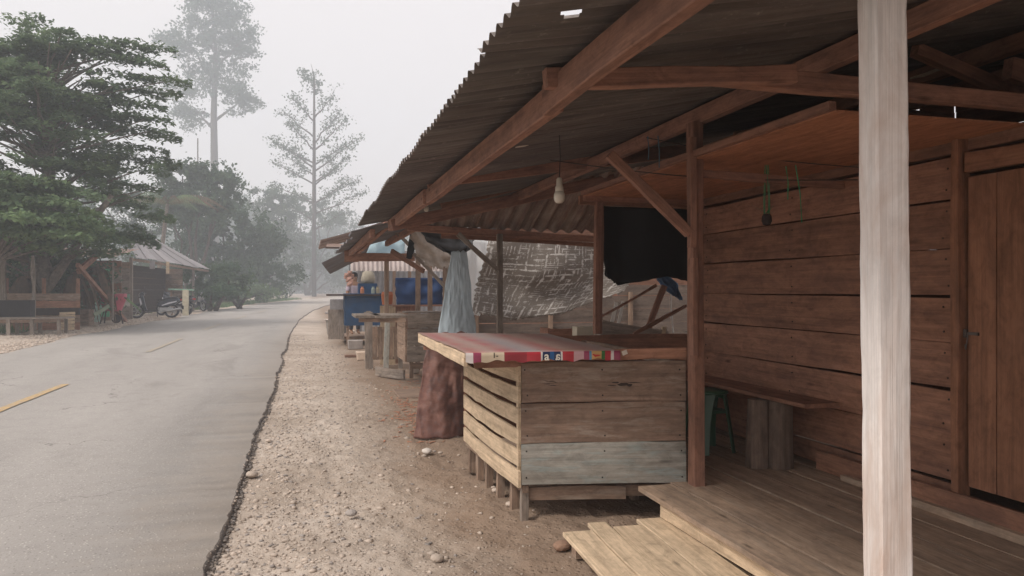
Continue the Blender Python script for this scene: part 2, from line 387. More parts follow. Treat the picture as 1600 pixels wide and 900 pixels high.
# crumbled dark bitumen along the broken edge, part of the road
def stones(n, fx, size, seed, squash=.6):
    r = np.random.default_rng(seed)
    bmx = bmesh.new(); bmesh.ops.create_icosphere(bmx, subdivisions=1, radius=1); bv = np.array([v.co[:] for v in bmx.verts]); bf = np.array([[v.index for v in f.verts] for f in bmx.faces]); bmx.free()
    pos = fx(r, n); sz = size(r, n)
    keep = np.arange(n)
    vs = bv[None]*(1+r.uniform(-.3, .3, (n, len(bv), 1)))*sz[:, None, None]*np.stack([r.uniform(.7, 1.5, n), r.uniform(.7, 1.3, n), r.uniform(.35, .8, n)*squash*1.5], -1)[:, None]
    a = r.uniform(0, 6.28, n); c, s = np.cos(a)[:, None], np.sin(a)[:, None]
    x = vs[..., 0]*c-vs[..., 1]*s; y = vs[..., 0]*s+vs[..., 1]*c; vs = np.stack([x, y, vs[..., 2]], -1)+pos[:, None]
    F = (bf[None]+np.arange(n)[:, None, None]*len(bv)).reshape(-1, 3)
    return vs.reshape(-1, 3), F
def ground_z(x, y):
    nr = np.clip((x+.45)/.25, 0, 1)*np.clip((14-y)/3, 0, 1)
    return nr*(vnoise(x*1.3, y*1.1, 3)*.05+vnoise(x*5, y*4, 5)*.034+vnoise(x*16, y*13, 8)*.022+vnoise(x*34, y*30, 9)*.007)-.012
def pos_edge(r, n):
    y = 2+r.power(.5, n)*24; x = road_edge_r(y)+r.normal(.015, .014, n); return np.stack([x, y, np.full(n, .0)], -1)
v, f = stones(2200, pos_edge, lambda r, n: r.uniform(.004, .016, n), 5)
o = link('asphalt_crumbs', fast_mesh('asphalt_crumbs', v, f), M_edge); tag(o, 'dark crumbs of broken bitumen along the edge of the road', 'crumbs', kind='stuff')
def pos_gr(r, n):
    y = 2.5+r.power(.75, n)*24; x = road_edge_r(y)-.04+np.abs(r.normal(0, .75, n)); x = np.where(x > 2.3, r.uniform(-.3, 1.3, n), x)
    return np.stack([x, y, np.where(x < road_edge_r(y), .022, ground_z(x, y)+.002)], -1)
v, f = stones(16000, pos_gr, lambda r, n: .004+.045*r.power(.3, n)*.6*r.uniform(.2, 1, n)**2, 6)
o = link('gravel', fast_mesh('gravel', v, f), M_stone); tag(o, 'pale gravel scattered over the dirt verge beside the road', 'gravel', kind='stuff')
v, f = stones(2200, pos_gr, lambda r, n: .003+.016*r.uniform(.1, 1, n)**2, 16)
o = link('gravel', fast_mesh('gravel_dark', v, f), M_stoneg); tag(o, 'darker grey grit mixed into the dirt verge', 'gravel', kind='stuff')
def pos_gl(r, n):
    y = 14+r.power(.8, n)*40; x = road_edge_l(y)-.1-np.abs(r.normal(0, 1.0, n)); return np.stack([x, y, np.full(n, .0)], -1)
v, f = stones(5000, pos_gl, lambda r, n: r.uniform(.01, .05, n), 7)
o = link('gravel', fast_mesh('gravel_left', v, f), M_stone); tag(o, 'pale gravel on the far shoulder across the road', 'gravel', kind='stuff')
# red-brown wood chips by the leaning sheet
cpos = []
m = MB()
for i in range(420):
    c = PZ(random.gauss(648, 22), min(690, max(585, random.gauss(630, 30))), 0.0)
    c.z = float(ground_z(np.array([c.x]), np.array([c.y]))[0])+.008
    m.box(c, (random.uniform(.02, .09), random.uniform(.006, .018), .004), rz=random.uniform(0, 3.1))
o = m.build('wood_chips', plain('wood_chip', (.40, .19, .12), .9, .4, 20)); tag(o, 'red brown wood chips strewn beside the leaning rusty sheet', 'wood chips', kind='stuff')

M_paint2 = plain('very_faded_paint', (.345, .30, .235), .85, .2, 25, dirt=((.34, .31, .28), 1.0))
def dash(y0, y1, x):
    yy = np.linspace(y0, y1, 24); v = []; f = []
    for y in yy:
        c = float(curve_x(y))*.9
        v += [(x+c-.06+random.uniform(-.008, .008), y, .041), (x+c+.06+random.uniform(-.008, .008), y, .041)]
    for i in range(len(yy)-1): f.append((2*i, 2*i+1, 2*i+3, 2*i+2))
    o = link('lane_dash', meshd('lane_dash', v, f), M_paint if y0 < 10 else M_paint2); return tag(o, kind='structure')
for i, y0 in enumerate((8.2, 19.5, 29.5, 40, 51)): dash(y0-(2 if i == 0 else 0), y0+5, -3.6)
# hills
def hill(x0, x1, y0, depth, h, seed):
    hx = np.linspace(x0, x1, 60); hy = np.linspace(y0, y0+depth, 14); X, Y = np.meshgrid(hx, hy)
    prof = np.sin(np.pi*np.clip((Y-y0)/depth, 0, 1)); 
    Z = (h*(.6+1.0*vnoise((X-x0)*.02, X*0, seed)*1.2)+vnoise(X*.2, Y*.2, seed+1)*5)*prof-.5
    n = np.arange(X.size).reshape(X.shape); F = np.stack([n[:-1, :-1], n[:-1, 1:], n[1:, 1:], n[1:, :-1]], -1).reshape(-1, 4)
    o = link('hill', fast_mesh('hill', np.stack([X, Y, Z], -1).reshape(-1, 3), F, True), plain('forest_hill', (.07, .09, .05), .95, .4, .2, b=.5)); tag(o, kind='structure')
hill(-215, -20, 330, 75, 62, 3); hill(40, 185, 320, 80, 45, 9)

# ------------------------------------------------------------------ MAIN STALL
HOUSE = thing('wooden_stall_house', 'long plank stall house with plank porch, sooty corrugated roof and red-brown board wall', 'stall house', (2.8, 3.5, 0))
def rz_(x): return 2.186+.20*x            # underside of the roof
# deck
xe = [2.02, 2.27, 2.50, 2.74, 2.97, 3.20, 3.42, 3.56]
for i in range(7):
    w = xe[i+1]-xe[i]; cx = (xe[i]+xe[i+1])/2; yb = 4.5 if i == 0 else 6.45
    spl = [-.6, random.uniform(1.2, 2.0), yb] if i % 2 else [-.6, yb]
    if i == 0: spl = [2.75, 4.5]
    for a, b in zip(spl[:-1], spl[1:]):
        zc = .235+random.uniform(-.003, .003)
        board('floor_plank', (cx, a+.003, zc), (cx, b-.003, zc), w-.013, .03, M_deck, HOUSE, up=(1, 0, 0), seg=6, rough=.003, cham=.001)
board('floor_plank', (2.145, .3, .225), (2.145, 2.745, .232), .24, .03, M_deck, HOUSE, up=(1, 0, 0), seg=6, rough=.003, cham=.003)
board('deck_beam', (2.10, 2.95, .165), (2.06, 4.2, .18), .085, .045, M_pale, HOUSE, seg=5, cham=.004)
for y in (.6, 2.2, 3.9, 5.4): board('deck_joist', (2.2, y, .17), (3.6, y, .17), .10, .05, M_board, HOUSE)
for y in (.6, 2.2, 3.9):
    for x in (2.25, 3.3): board('deck_stub', (x, y+.06, -.02), (x, y+.06, .12), .08, .08, M_board, HOUSE, up=(0, 1, 0))
# wall planks (X = 3.5)
seams = [.27, .42, .68, .94, 1.2, 1.46, 1.73, 2.0, 2.24]
for i in range(len(seams)-1):
    z0, z1 = seams[i], seams[i+1]; tilt = random.uniform(-.008, .008)
    board('wall_plank', (3.5+random.uniform(-.004, .004), 3.49, (z0+z1)/2-tilt), (3.5, 6.38, (z0+z1)/2+tilt), z1-z0-.008, .024, M_wall, HOUSE, seg=6, rough=.003, cham=.002)
board('wall_plank', (3.43, .2, .335), (3.42, 4.6, .325), .13, .03, M_wall, HOUSE, seg=5, cham=.003)
board('wall_plank', (3.40, -.4, .275), (3.39, 4.3, .268), .05, .05, M_deck, HOUSE, seg=5, cham=.003)
for z0, z1 in zip(seams[:-1], seams[1:]):
    board('wall_plank', (3.5, -1.2, (z0+z1)/2), (3.5, 2.5, (z0+z1)/2), z1-z0-.008, .024, M_wall, HOUSE, seg=4, rough=.003)
# nails of the wall planks
nm = MB()
for z0, z1 in zip(seams[:-1], seams[1:]):
    for y in (3.56, 5.0, 6.25):
        for zq in (z0+.06, z1-.06): nm.lathe([(0.001, 0), (.006, 0), (.006, .004)], 6, M=Matrix.Translation((3.484, y+random.uniform(-.02, .02), zq)) @ Matrix.Rotation(R_(90), 4, 'Y'))
o = nm.build('nails', plain('nail_rust', (.04, .025, .02), .8), HOUSE); o['kind'] = 'stuff'
# door post, frame, door
board('door_post', (3.47, 3.445, .25), (3.47, 3.445, 2.36), .05, .085, M_door, HOUSE, up=(0, 1, 0), seg=4, cham=.003)
board('door_post', (3.47, 2.44, .25), (3.47, 2.5, 2.36), .08, .10, M_door, HOUSE, up=(0, 1, 0))
board('door_lintel', (3.475, 2.54, 2.17), (3.475, 3.40, 2.19), .10, .05, M_door, HOUSE, cham=.003)
DOOR = bpy.data.objects.new('door', meshd('door', [(-.004, -.45, 0), (-.004, .45, 0), (-.004, .45, .06), (-.004, -.45, .06), (.03, -.45, 0), (.03, .45, 0), (.03, .45, .06), (.03, -.45, .06)], [(0, 1, 2, 3), (4, 7, 6, 5), (0, 4, 5, 1), (3, 2, 6, 7), (0, 3, 7, 4), (1, 5, 6, 2)]))
DOOR.data.materials.append(M_door); col.objects.link(DOOR); place(DOOR, Matrix.Translation((3.50, 2.93, 1.1)), HOUSE); DOOR['label'] = 'red brown plank door with a metal latch'
ye = [2.50, 2.68, 2.86, 3.04, 3.22, 3.40]
for a, b in zip(ye[:-1], ye[1:]):
    board('door_plank', (3.485, (a+b)/2, .43), (3.485, (a+b)/2, 2.11), b-a-.005, .022, M_door, DOOR, up=(0, 1, 0), seg=4, rough=.0015, cham=.002)
lt = MB(); lt.box((3.468, 3.36, 1.26), (.01, .07, .016)); lt.box((3.464, 3.405, 1.26), (.014, .018, .045)); lt.tube([(3.455, 3.38, 1.25), (3.445, 3.38, 1.2), (3.45, 3.39, 1.175), (3.455, 3.40, 1.2)], .004)
lt.build('door_latch', plain('latch_metal', (.12, .10, .09), .6, .2, metallic=.4), DOOR)
# wall top beam + gap darkness: rest of the house (its other walls) so the inside is dark
board('wall_plate', (3.53, -1.2, 2.30), (3.53, 6.4, 2.30), .08, .07, M_wall, HOUSE, seg=4)
for i, (z0, z1) in enumerate(zip([.1, .4, .7, 1, 1.3, 1.6, 1.9, 2.2, 2.5, 2.8, 3.05, 3.3], [.4, .7, 1, 1.3, 1.6, 1.9, 2.2, 2.5, 2.8, 3.05, 3.3, 3.47])):
    board('wall_plank', (6.4, -1.2, (z0+z1)/2), (6.4, 6.4, (z0+z1)/2), z1-z0-.004, .024, M_wall, HOUSE)
    for y in (6.42, -1.22):
        xa = max(3.54, (z1-2.186)/.2-.45)
        if y > 0 or True: board('wall_plank', (xa, y, (z0+z1)/2), (6.38, y, (z0+z1)/2), z1-z0-.004, .024, M_wall, HOUSE)
# ceiling panels (ply)
for a, b in ((3.04, 5.2), (5.21, 6.42)):
    board('ceiling_panel', (2.92, a, 2.325), (2.92, b, 2.325), 1.12, .008, M_ply, HOUSE, up=(1, 0, 0), seg=6, rough=.001, bow=0)
for y in (6.38,): board('ceiling_batten', (2.36, y, 2.30), (3.46, y, 2.30), .045, .05, M_beam, HOUSE)
board('ceiling_batten', (2.355, 3.06, 2.352), (2.355, 6.4, 2.352), .04, .04, M_beam, HOUSE, seg=4)
# roof sheets: corrugations run up the slope, jagged eave
def corr_sheet(name, o, u, v_, L, Wd, mat, parent=None, pitch=.1, amp=.016, rows=6, sag=.01, hole=None, jag=.0, thick=False, ripple=.004):
    """o corner; u unit up the slope (local X); v_ unit across corrugations (local Y)"""
    o = Vector(o); u = Vector(u).normalized(); v_ = Vector(v_).normalized(); nrm = u.cross(v_).normalized()
    per = 8; nc = max(int(Wd/pitch*per), 8); V = np.zeros((rows+1, nc+1, 3)); ph = random.random()*6
    s = np.linspace(0, 1, rows+1)[:, None]; t = np.linspace(0, Wd, nc+1)[None]
    V[..., 0] = s*L; V[..., 1] = t
    V[..., 2] = amp*np.cos(t/pitch*2*np.pi)+ripple*np.sin(s*7+ph)*np.sin(t*5+ph)*2-sag*np.sin(np.pi*s)
    if jag: V[0, :, 0] += -jag*random.random()+np.round(vnoise(t[0]*3+ph*10, t[0]*0, 3)*3)*jag*.35
    idx = np.arange(V.shape[0]*V.shape[1]).reshape(V.shape[:2])
    F = np.stack([idx[:-1, :-1], idx[:-1, 1:], idx[1:, 1:], idx[1:, :-1]], -1).reshape(-1, 4)
    if hole:
        cen = V.reshape(-1, 3)[F].mean(1); keep = np.ones(len(F), bool)
        for (hx, hy, rx, ry_) in hole:
            d = ((cen[:, 0]-hx)/rx)**2+((cen[:, 1]-hy)/ry_)**2+vnoise(cen[:, 0]*60, cen[:, 1]*60, 2)*1.2
            keep &= d > 1
        F = F[keep]
    M = Matrix((u, v_, nrm)).transposed().to_4x4(); M.translation = o
    return link(name, fast_mesh(name, V.reshape(-1, 3), F, True), mat, parent, M)
SL = math.atan(.20); U = Vector((math.cos(SL), 0, math.sin(SL))); VY = Vector((0, 1, 0))
hp = PY(893, 22, 0) if False else None
y = -.6; i = 0
while y < 9.1:
    xe0 = .62+random.uniform(-.015, .012); wdt = .86; zo = .022+.004*(i % 2)
    far = max(0, (y-4.5))*.004
    tl = random.uniform(-.006, .006)
    hole = None; rows = 8
    def loc(px, py):                                    # where a photo pixel meets the roof plane, in this sheet's local X/Y
        t = (px-800)/FPX; kx = FWD.x+RGT.x*t; kz = (HY-py)/FPX; d = (2.208-1.5)/(kz-.20*kx); q = P(px, py, d)
        return ((q.x-xe0)/math.cos(SL), q.y-y)
    hs = [(loc(893, 22), .035, .02), (loc(905, 19), .02, .018), (loc(773, 197), .012, .01), (loc(792, 86), .014, .01), (loc(900, 275), .03, .035), (loc(706, 236), .015, .012)]
    hs = [(p[0], p[1], a, b) for p, a, b in hs if 0 < p[1] < wdt]
    if hs: hole = hs; rows = 360
    o = corr_sheet('roof_sheet', (xe0, y, rz_(xe0)+zo-far), U+Vector((0, 0, tl)), VY+Vector((0, 0, random.uniform(-.008, .008))), 2.35, wdt, M_roof, HOUSE, rows=rows, hole=hole, jag=.018, pitch=.095, amp=.014)
    corr_sheet('roof_sheet', (2.86, y+.01, rz_(2.86)+zo+.012), U+Vector((0, 0, random.uniform(-.006, .006))), VY, 2.2, wdt, M_roof, HOUSE, rows=6, pitch=.095, amp=.014)
    corr_sheet('roof_sheet', (4.95, y+.01, rz_(4.95)+zo+.022), U, VY, 2.0, wdt, M_roof, HOUSE, rows=4, pitch=.095, amp=.014)
    y += .80; i += 1
# purlins along the road, rafters across
for (a, b) in ((-.6, 3.1), (3.04, 6.6), (6.54, 9.5)):
    k = .022 if a > 3 and a < 4 else 0
    board('purlin', (.985+k, a, 2.302-.004*max(0, a-4)), (.985+k, b, 2.302-.004*max(0, b-4)), .125, .055, M_beam, HOUSE, seg=6, rough=.004, cham=.005)
board('purlin', (2.43, -.6, 2.605), (2.43, 9.3, 2.605), .10, .06, M_beam, HOUSE, seg=6, cham=.004)
board('purlin', (3.9, -.6, 2.90), (3.9, 8.6, 2.90), .10, .06, M_wall, HOUSE, seg=4)
board('purlin', (5.3, -.6, 3.18), (5.3, 8.6, 3.18), .10, .06, M_wall, HOUSE, seg=4)
a = PY(850, 124, 2.92); b = PY(1240, 117, 2.92)
board('rafter', a, b, .075, .06, M_beam, HOUSE, seg=4, cham=.004)
board('rafter', PY(1120, 118, 3.02), PY(1640, 165, 3.02), .085, .06, M_beam, HOUSE, seg=4, cham=.004)
board('rafter', PY(668, 284, 6.46), PY(1090, 232, 6.46), .11, .06, M_beam, HOUSE, seg=4, cham=.004)
board('rafter', PY(612, 352, 8.75), PY(960, 280, 8.75), .13, .06, M_beam, HOUSE, seg=4, cham=.004)
board('rafter', PY(690, 322, 8.60), PY(935, 262, 8.60), .07, .05, M_wall, HOUSE, seg=4, cham=.004)
board('rafter', (.7, .3, 2.27), (3.9, .3, 2.90), .09, .05, M_beam, HOUSE)
# dark king-post struts and a thin pale strip inside the roof, right of the white post
board('strut', PY(1430, 78, 3.6), PY(1600, 152, 3.6), .07, .06, M_wall, HOUSE)
board('strut', PY(1575, 108, 3.3), PY(1640, 128, 3.3), .12, .06, M_beam, HOUSE)
board('strut', PY(1425, 122, 3.8), PY(1482, 104, 3.8), .015, .02, M_pale, HOUSE)  # thin pale strip in the gap above the wall
# middle post with brace and packing pieces
MP = Vector((2.40, 4.43, 0))
board('porch_post', (2.40, 4.43, .255), (2.385, 4.43, 2.555), .085, .075, M_beam, HOUSE, up=(0, 1, 0), seg=6, cham=.004, label='middle porch post of reddish wood standing on the deck')
board('post_cleat', (2.345, 4.385, 1.76), (2.34, 4.38, 2.46), .05, .045, M_beam, HOUSE, up=(0, 1, 0), seg=3, cham=.003)
board('post_cleat', (2.355, 4.38, 1.08), (2.35, 4.38, 1.70), .06, .035, M_beam, HOUSE, up=(0, 1, 0), seg=3, cham=.003)
board('brace', PY(952, 240, 4.40), PY(1076, 364, 4.38), .065, .05, M_beam, HOUSE, seg=3, cham=.004)
board('tie_beam', (2.43, 4.43, 2.24), (3.49, 4.43, 2.20), .05, .04, M_beam, HOUSE, seg=3, cham=.003)
# far bay: side frame at Y=6.5 (post, sill, head)
board('frame_post', PY(934, 522, 6.5), PY(936, 315, 6.5), .075, .06, M_beam, HOUSE, up=(1, 0, 0), seg=4, cham=.003)
board('frame_head', PY(905, 312, 6.52), PY(1110, 322, 6.52), .08, .05, M_wall, HOUSE, seg=4, cham=.003)
p = PY(905, 536, 6.5); q = PY(1108, 533, 6.5)
board('parapet_board', (p.x-.35, 6.5, .99), (q.x+.05, 6.5, .985), .20, .03, M_wall, HOUSE, seg=4, cham=.003)
board('parapet_board', (p.x-.35, 6.51, .76), (q.x+.05, 6.51, .76), .23, .03, M_wall, HOUSE, seg=4)
board('parapet_board', (p.x-.35, 6.51, .5), (q.x+.05, 6.51, .5), .26, .03, M_wall, HOUSE, seg=4)
# hip end: rusty sheets sloping away beyond the last rafter, on a low beam
zb = 2.19
board('hip_beam', PY(636, 356, 9.95), PY(934, 374, 9.95), .09, .07, M_beam, HOUSE, seg=5, cham=.004)
board('hip_beam', PY(690, 368, 10.02), PY(934, 383, 10.02), .06, .04, M_wall, HOUSE, seg=4)
s0 = PY(652, 352, 10.0); s1 = PY(948, 364, 10.0)
hx = s0.x; uh = Vector((0, -1.45, .62))
while hx < s1.x+.5:
    corr_sheet('hip_sheet', (hx+.78, 10.06, s0.z-.035), uh, Vector((-1, 0, 0)), 1.75 if hx > 1.7 else .4+.75*(hx-.8), .8, M_rusty, HOUSE, pitch=.2, amp=.03, rows=5)
    hx += .76
# whitewashed corner post, nearest to the viewer
def rough_post(name, base, top, s, rot, mat, parent, seg=60, label=None):
    v = []; f = []; n = 12; base = Vector(base); top = Vector(top)
    for i in range(seg+1):
        t = i/seg; c = base.lerp(top, t); z = c.z
        for k in range(n):
            # rounded square cross-section
            side = k//3; e = (k % 3)
            P4 = [(-1, -1), (1, -1), (1, 1), (-1, 1)]; a = Vector(P4[side]); b = Vector(P4[(side+1) % 4])
            q = a.lerp(b, (.07, .5, .93)[e])
            w = 1+.05*mnoise.noise((q.x*1.5, q.y*1.5, z*5))+.03*mnoise.noise((q.x*3, q.y*3, z*22))
            q = q*s/2*w; q = Matrix.Rotation(rot, 2) @ q
            v.append((c.x+q.x-c.x*0, c.y+q.y, z))
    for i in range(seg):
        for k in range(n): f.append((i*n+k, i*n+(k+1) % n, (i+1)*n+(k+1) % n, (i+1)*n+k))
    f.append(tuple(reversed(range(n)))); f.append(tuple(seg*n+k for k in range(n)))
    # grain along local X: store vertical mesh in a frame whose X points up
    M = Matrix.Rotation(R_(-90), 4, 'Y'); M.translation = base
    Mi = M.inverted(); me = meshd(name, [Mi @ Vector(p) for p in v], f)
    o = link(name, me, mat, parent, M)
    if label: o['label'] = label
    return o
pb = P(1387, 900, 1.9); pt = P(1378, 0, 1.9)
dz = (pt.z-pb.z); dirp = (pt-pb)/dz
bb = pb-dirp*(pb.z+.03); tt = pb+dirp*(2.42-pb.z)
rough_post('corner_post', bb, tt, .084, R_(-10), M_white, HOUSE, label='whitewashed rough square post nearest the viewer')
pm = board('rafter', (bb.x-.55, bb.y, 2.29+.0), (bb.x+1.2, bb.y, 2.29+.26), .07, .05, M_beam, HOUSE)

# ------------------------------------------------------------------ FRONT COUNTER
C0 = Vector((1.335, 4.78, 0)); C1 = Vector((2.372, 4.53, 0)); C2 = Vector((1.27, 6.30, 0))
CT = thing('market_counter', 'slatted wooden market counter with three wide front boards and a slat side facing the road', 'counter', C0)
fd = (C1-C0).normalized(); fn = Vector((fd.y, -fd.x, 0))
zs = [.235, .505, .765, 1.03]
labs = ['pale washed bottom board with a bluish tint', None, 'cracked board with a dark knot']
for i in range(3):
    board('front_board', C0+Vector((0, 0, (zs[i]+zs[i+1])/2)), C1+Vector((0, 0, (zs[i]+zs[i+1])/2+.012)), zs[i+1]-zs[i]-.006, .024, M_bluegrey if i == 0 else M_cboard, CT, seg=8, rough=.003, cham=.002, label=labs[i])
board('front_board', C0+Vector((0, 0, 1.068))-fn*.0-fd*.03, C1+Vector((0, 0, 1.085)), .075, .026, M_wall, CT, seg=5, cham=.002)
# knot and cracks in the upper board: carved dark hollows with rims
km = MB()
kc = C0.lerp(C1, .62)+Vector((0, 0, .885))+fn*.0125
for (ox, oz, rx, rz2) in ((0, 0, .035, .012), (-.05, .012, .022, .006), (.04, -.004, .02, .009), (-.075, -.006, .03, .003), (.07, .012, .04, .003)):
    pts = []
    for k in range(12):
        a = k/12*6.283; pts.append(kc+fd*(ox+rx*math.cos(a)*random.uniform(.8, 1.2))+Vector((0, 0, oz+rz2*math.sin(a)*random.uniform(.7, 1.2)))+fn*.001)
    km.add(pts, [tuple(range(12))])
kc2 = C0.lerp(C1, .17)+Vector((0, 0, .91))+fn*.0125
for j in range(7):
    a0 = kc2+fd*random.uniform(-.06, .02)+Vector((0, 0, random.uniform(-.03, .02)))+fn*.001; L = random.uniform(.03, .10); s = random.uniform(-.25, .25)
    km.add([a0, a0+fd*L*.5+Vector((0, 0, L*s*.5-.0022)), a0+fd*L+Vector((0, 0, L*s)), a0+fd*L*.5+Vector((0, 0, L*s*.5+.0022))], [(0, 1, 2, 3)])
km.build('wood_cracks', M_dark, CT)['kind'] = 'stuff'
nm2 = MB()
for i in range(3):
    for sf in (.03, .5, .97):
        for zz_ in (zs[i]+.05, zs[i+1]-.05):
            c = C0.lerp(C1, sf+random.uniform(-.01, .01))+Vector((0, 0, zz_))+fn*.0125
            nm2.lathe([(.0005, .002), (.006, .001), (.006, -.002)], 6, M=Matrix.Translation(c) @ fn.to_track_quat('Z', 'Y').to_matrix().to_4x4())
nm2.build('nails', plain('dark_nail', (.03, .022, .02), .8), CT)['kind'] = 'stuff'
# road-side slats (bow towards the middle)
sd_ = (C2-C0).normalized(); L = (C2-C0).length
for i in range(6):
    z = .275+i*.135
    z_far = z+.02
    A = C0+Vector((-.012, -.01, z)); B = C2+Vector((0, 0, z_far))
    v = []; f = []; seg = 10
    for k in range(seg+1):
        s = k/seg; c = A.lerp(B, s)+Vector((0, 0, -.010*math.sin(math.pi*s)*(1-.1*i)+random.uniform(-.003, .003)))
        c.x += -.012*math.sin(math.pi*s)
        h = .052+random.uniform(-.003, .003)
        for (dx, dz_) in ((-.009, -h), (.009, -h), (.009, h), (-.009, h)): v.append(c+Vector((dx, 0, dz_)))
    for k in range(seg):
        for j in range(4): f.append((k*4+j, k*4+(j+1) % 4, k*4+4+(j+1) % 4, k*4+4+j))
    f += [(3, 2, 1, 0), (seg*4, seg*4+1, seg*4+2, seg*4+3)]
    M = frame(A, B); Mi = M.inverted()
    link('side_slat', meshd('side_slat', [Mi @ p for p in v], f), M_pale, CT, M)
board('corner_strip', C0+Vector((-.004, .03, .23)), C0+Vector((-.004, .03, 1.05)), .03, .03, M_pale, CT, up=(0, 1, 0), cham=.003)
board('bottom_rail', C0+Vector((.03, 0, .205)), C2+Vector((.03, 0, .215)), .04, .04, M_board, CT)
# legs
board('leg', C0+Vector((.03, .03, -.02)), C0+Vector((.03, .03, .24)), .045, .05, M_grey, CT, up=(0, 1, 0), cham=.003)
for s in (.2, .42, .62, .8, .97):
    c = C0.lerp(C2, s); board('leg', c+Vector((.05, 0, -.02)), c+Vector((.05, 0, .24)), .06, .05, M_board, CT, up=(0, 1, 0))
for s in (.35, .9): c = C0.lerp(C1, s)+Vector((0, .55, 0)); board('leg', c+Vector((0, 0, -.02)), c+Vector((0, 0, .24)), .06, .05, M_board, CT, up=(0, 1, 0))
board('bottom_board', C0+fd*.05+Vector((0, .06, .165)), C0+fd*.70+Vector((0, .06, .17)), .085, .025, M_board, CT, cham=.002)
board('bottom_board', C0+fd*.66+Vector((0, .09, .18)), C0+fd*1.02+Vector((0, .09, .18)), .07, .025, M_board, CT)
board('back_board', C2+Vector((.0, .02, .6)), C2+Vector((1.0, -.1, .6)), .7, .02, M_wall, CT)
for (x, yy) in ((2.3, 5.2), (2.3, 6.2)): board('back_post', (x, yy, 0.0), (x, yy, 1.05), .05, .05, M_board, CT, up=(0, 1, 0))
board('inner_rail', (2.32, 4.6, 1.03), (2.32, 6.3, 1.03), .06, .03, M_board, CT)
# top planks: table top reaches out over the verge
T_nl = PZ(727, 553, 1.105); T_nr = PZ(968, 549, 1.105); T_fl = PZ(652, 521, 1.105); T_fr = PZ(860, 523, 1.105)
nb = 5
for i in range(nb):
    s0_, s1_ = i/nb, (i+1)/nb
    a = T_nl.lerp(T_nr, (s0_+s1_)/2); b = T_fl.lerp(T_fr, (s0_+s1_)/2)
    board('top_plank', a+Vector((0, .01, -.014)), b+Vector((0, 0, -.014)), (T_nr-T_nl).length/nb-.006, .026, M_pale, CT, up=(1, 0, 0), seg=4, cham=.003)
e0 = T_nl+Vector((-.0, 0, -.045)); e1 = T_fl+Vector((0, 0, -.04))
board('edge_board', e0+Vector((.012, .05, 0)), e1+Vector((.012, -.05, 0)), .075, .022, M_pale, CT, seg=6, rough=.005, cham=.003, label='bare pale edge board of the table top facing the road')
board('top_bearer', T_nl+Vector((.1, .22, -.075)), T_nr+Vector((0, .22, -.06)), .07, .05, M_beam, CT)
board('top_bearer', T_fl+Vector((.02, -.25, -.08)), T_fr+Vector((0, -.25, -.08)), .10, .04, M_beam, CT)

# oilcloth over the top: printed stripes, hanging 5 cm over the front edge
def oil_mat():
    m, nt, bs = newmat('printed_oilcloth'); uv = nd(nt, 'ShaderNodeUVMap'); sx = nd(nt, 'ShaderNodeSeparateXYZ'); nt.links.new(uv.outputs[0], sx.inputs[0])
    co = coords(nt, rand=False)
    cream, red, dkred, navy, blue, pink, wht, mag, yel = (.56, .46, .34), (.40, .032, .045), (.25, .028, .038), (.02, .03, .08), (.02, .09, .24), (.52, .32, .34), (.62, .57, .55), (.28, .05, .10), (.56, .34, .14)
    fr = ramp(nt, sx.outputs[0], [(0, wht), (.045, mag), (.095, cream), (.24, dkred), (.385, red), (.475, wht), (.487, navy), (.535, blue), (.56, navy), (.605, wht), (.615, red), (.69, pink), (.755, mag), (.79, (.1, .25, .38)), (.805, yel), (.875, (.05, .16, .05)), (.895, red), (.935, wht), (.955, mag)], 'CONSTANT')
    top = ramp(nt, sx.outputs[0], [(0, (.50, .33, .30)), (.06, (.46, .17, .17)), (.17, (.50, .36, .33)), (.25, (.44, .15, .16)), (.40, (.34, .31, .33)), (.47, (.42, .35, .35)), (.60, (.46, .17, .16)), (.68, (.48, .33, .28)), (.84, (.44, .19, .17)), (.93, (.42, .32, .30))])
    dz_ = noise(nt, co, 2.5, 5, .65, .4)
    top = mixc(nt, ramp(nt, dz_, [(.4, 0), (.65, .65)]), top, (.44, .33, .28))
    fn_ = ramp(nt, noise(nt, co, 30, 4, .7), [(.56, 0), (.68, .8)])
    top = mixc(nt, fn_, top, (.30, .22, .20))
    cc = mixc(nt, ramp(nt, sx.outputs[1], [(.5, 0), (.502, 1)], 'CONSTANT'), fr, top)
    nt.links.new(cc, bs.inputs['Base Color']); bs.inputs['Roughness'].default_value = .42; bs.inputs['Specular IOR Level'].default_value = .4
    bump(nt, bs, noise(nt, co, 9, 4, .6, 1.0), .25, .01)
    return m
nu, nv = 60, 20; v = []; uvs = []
rows = []
drop = .052
for j in range(nv+4):
    for i in range(nu+1):
        s = i/nu
        if j < 4:      # front drop
            c = T_nl.lerp(T_nr, s); c = c+Vector((0, -.012, 0)); c.z = 1.108-drop*(1-j/3.0)*(1+.12*math.sin(s*21)+.1*math.sin(s*57)); c.y -= .004*math.sin(s*33)*(1-j/3)
            if j == 3: c.z = 1.110
            vv = .0 if j < 3 else .499
        else:
            t = (j-3)/nv; a = T_nl.lerp(T_nr, s); b = T_fl.lerp(T_fr, s); c = a.lerp(b, t)
            c.z = 1.1115+.0035*abs(mnoise.noise((c.x*7, c.y*7, 0)))+.004*max(0, math.sin(t*9+s*5))*.6; vv = .51+.49*t
            if i == 0: c.x += .02*mnoise.noise((0, c.y*6, 3)); 
        if i == nu and j >= 4: c.z -= .006
        v.append(c); uvs.append((s, vv))
f = []
for j in range(nv+3):
    for i in range(nu): a = j*(nu+1)+i; f.append((a, a+1, a+nu+2, a+nu+1))
me = meshd('oilcloth', v, f, True); uvl = me.uv_layers.new(name='UVMap')
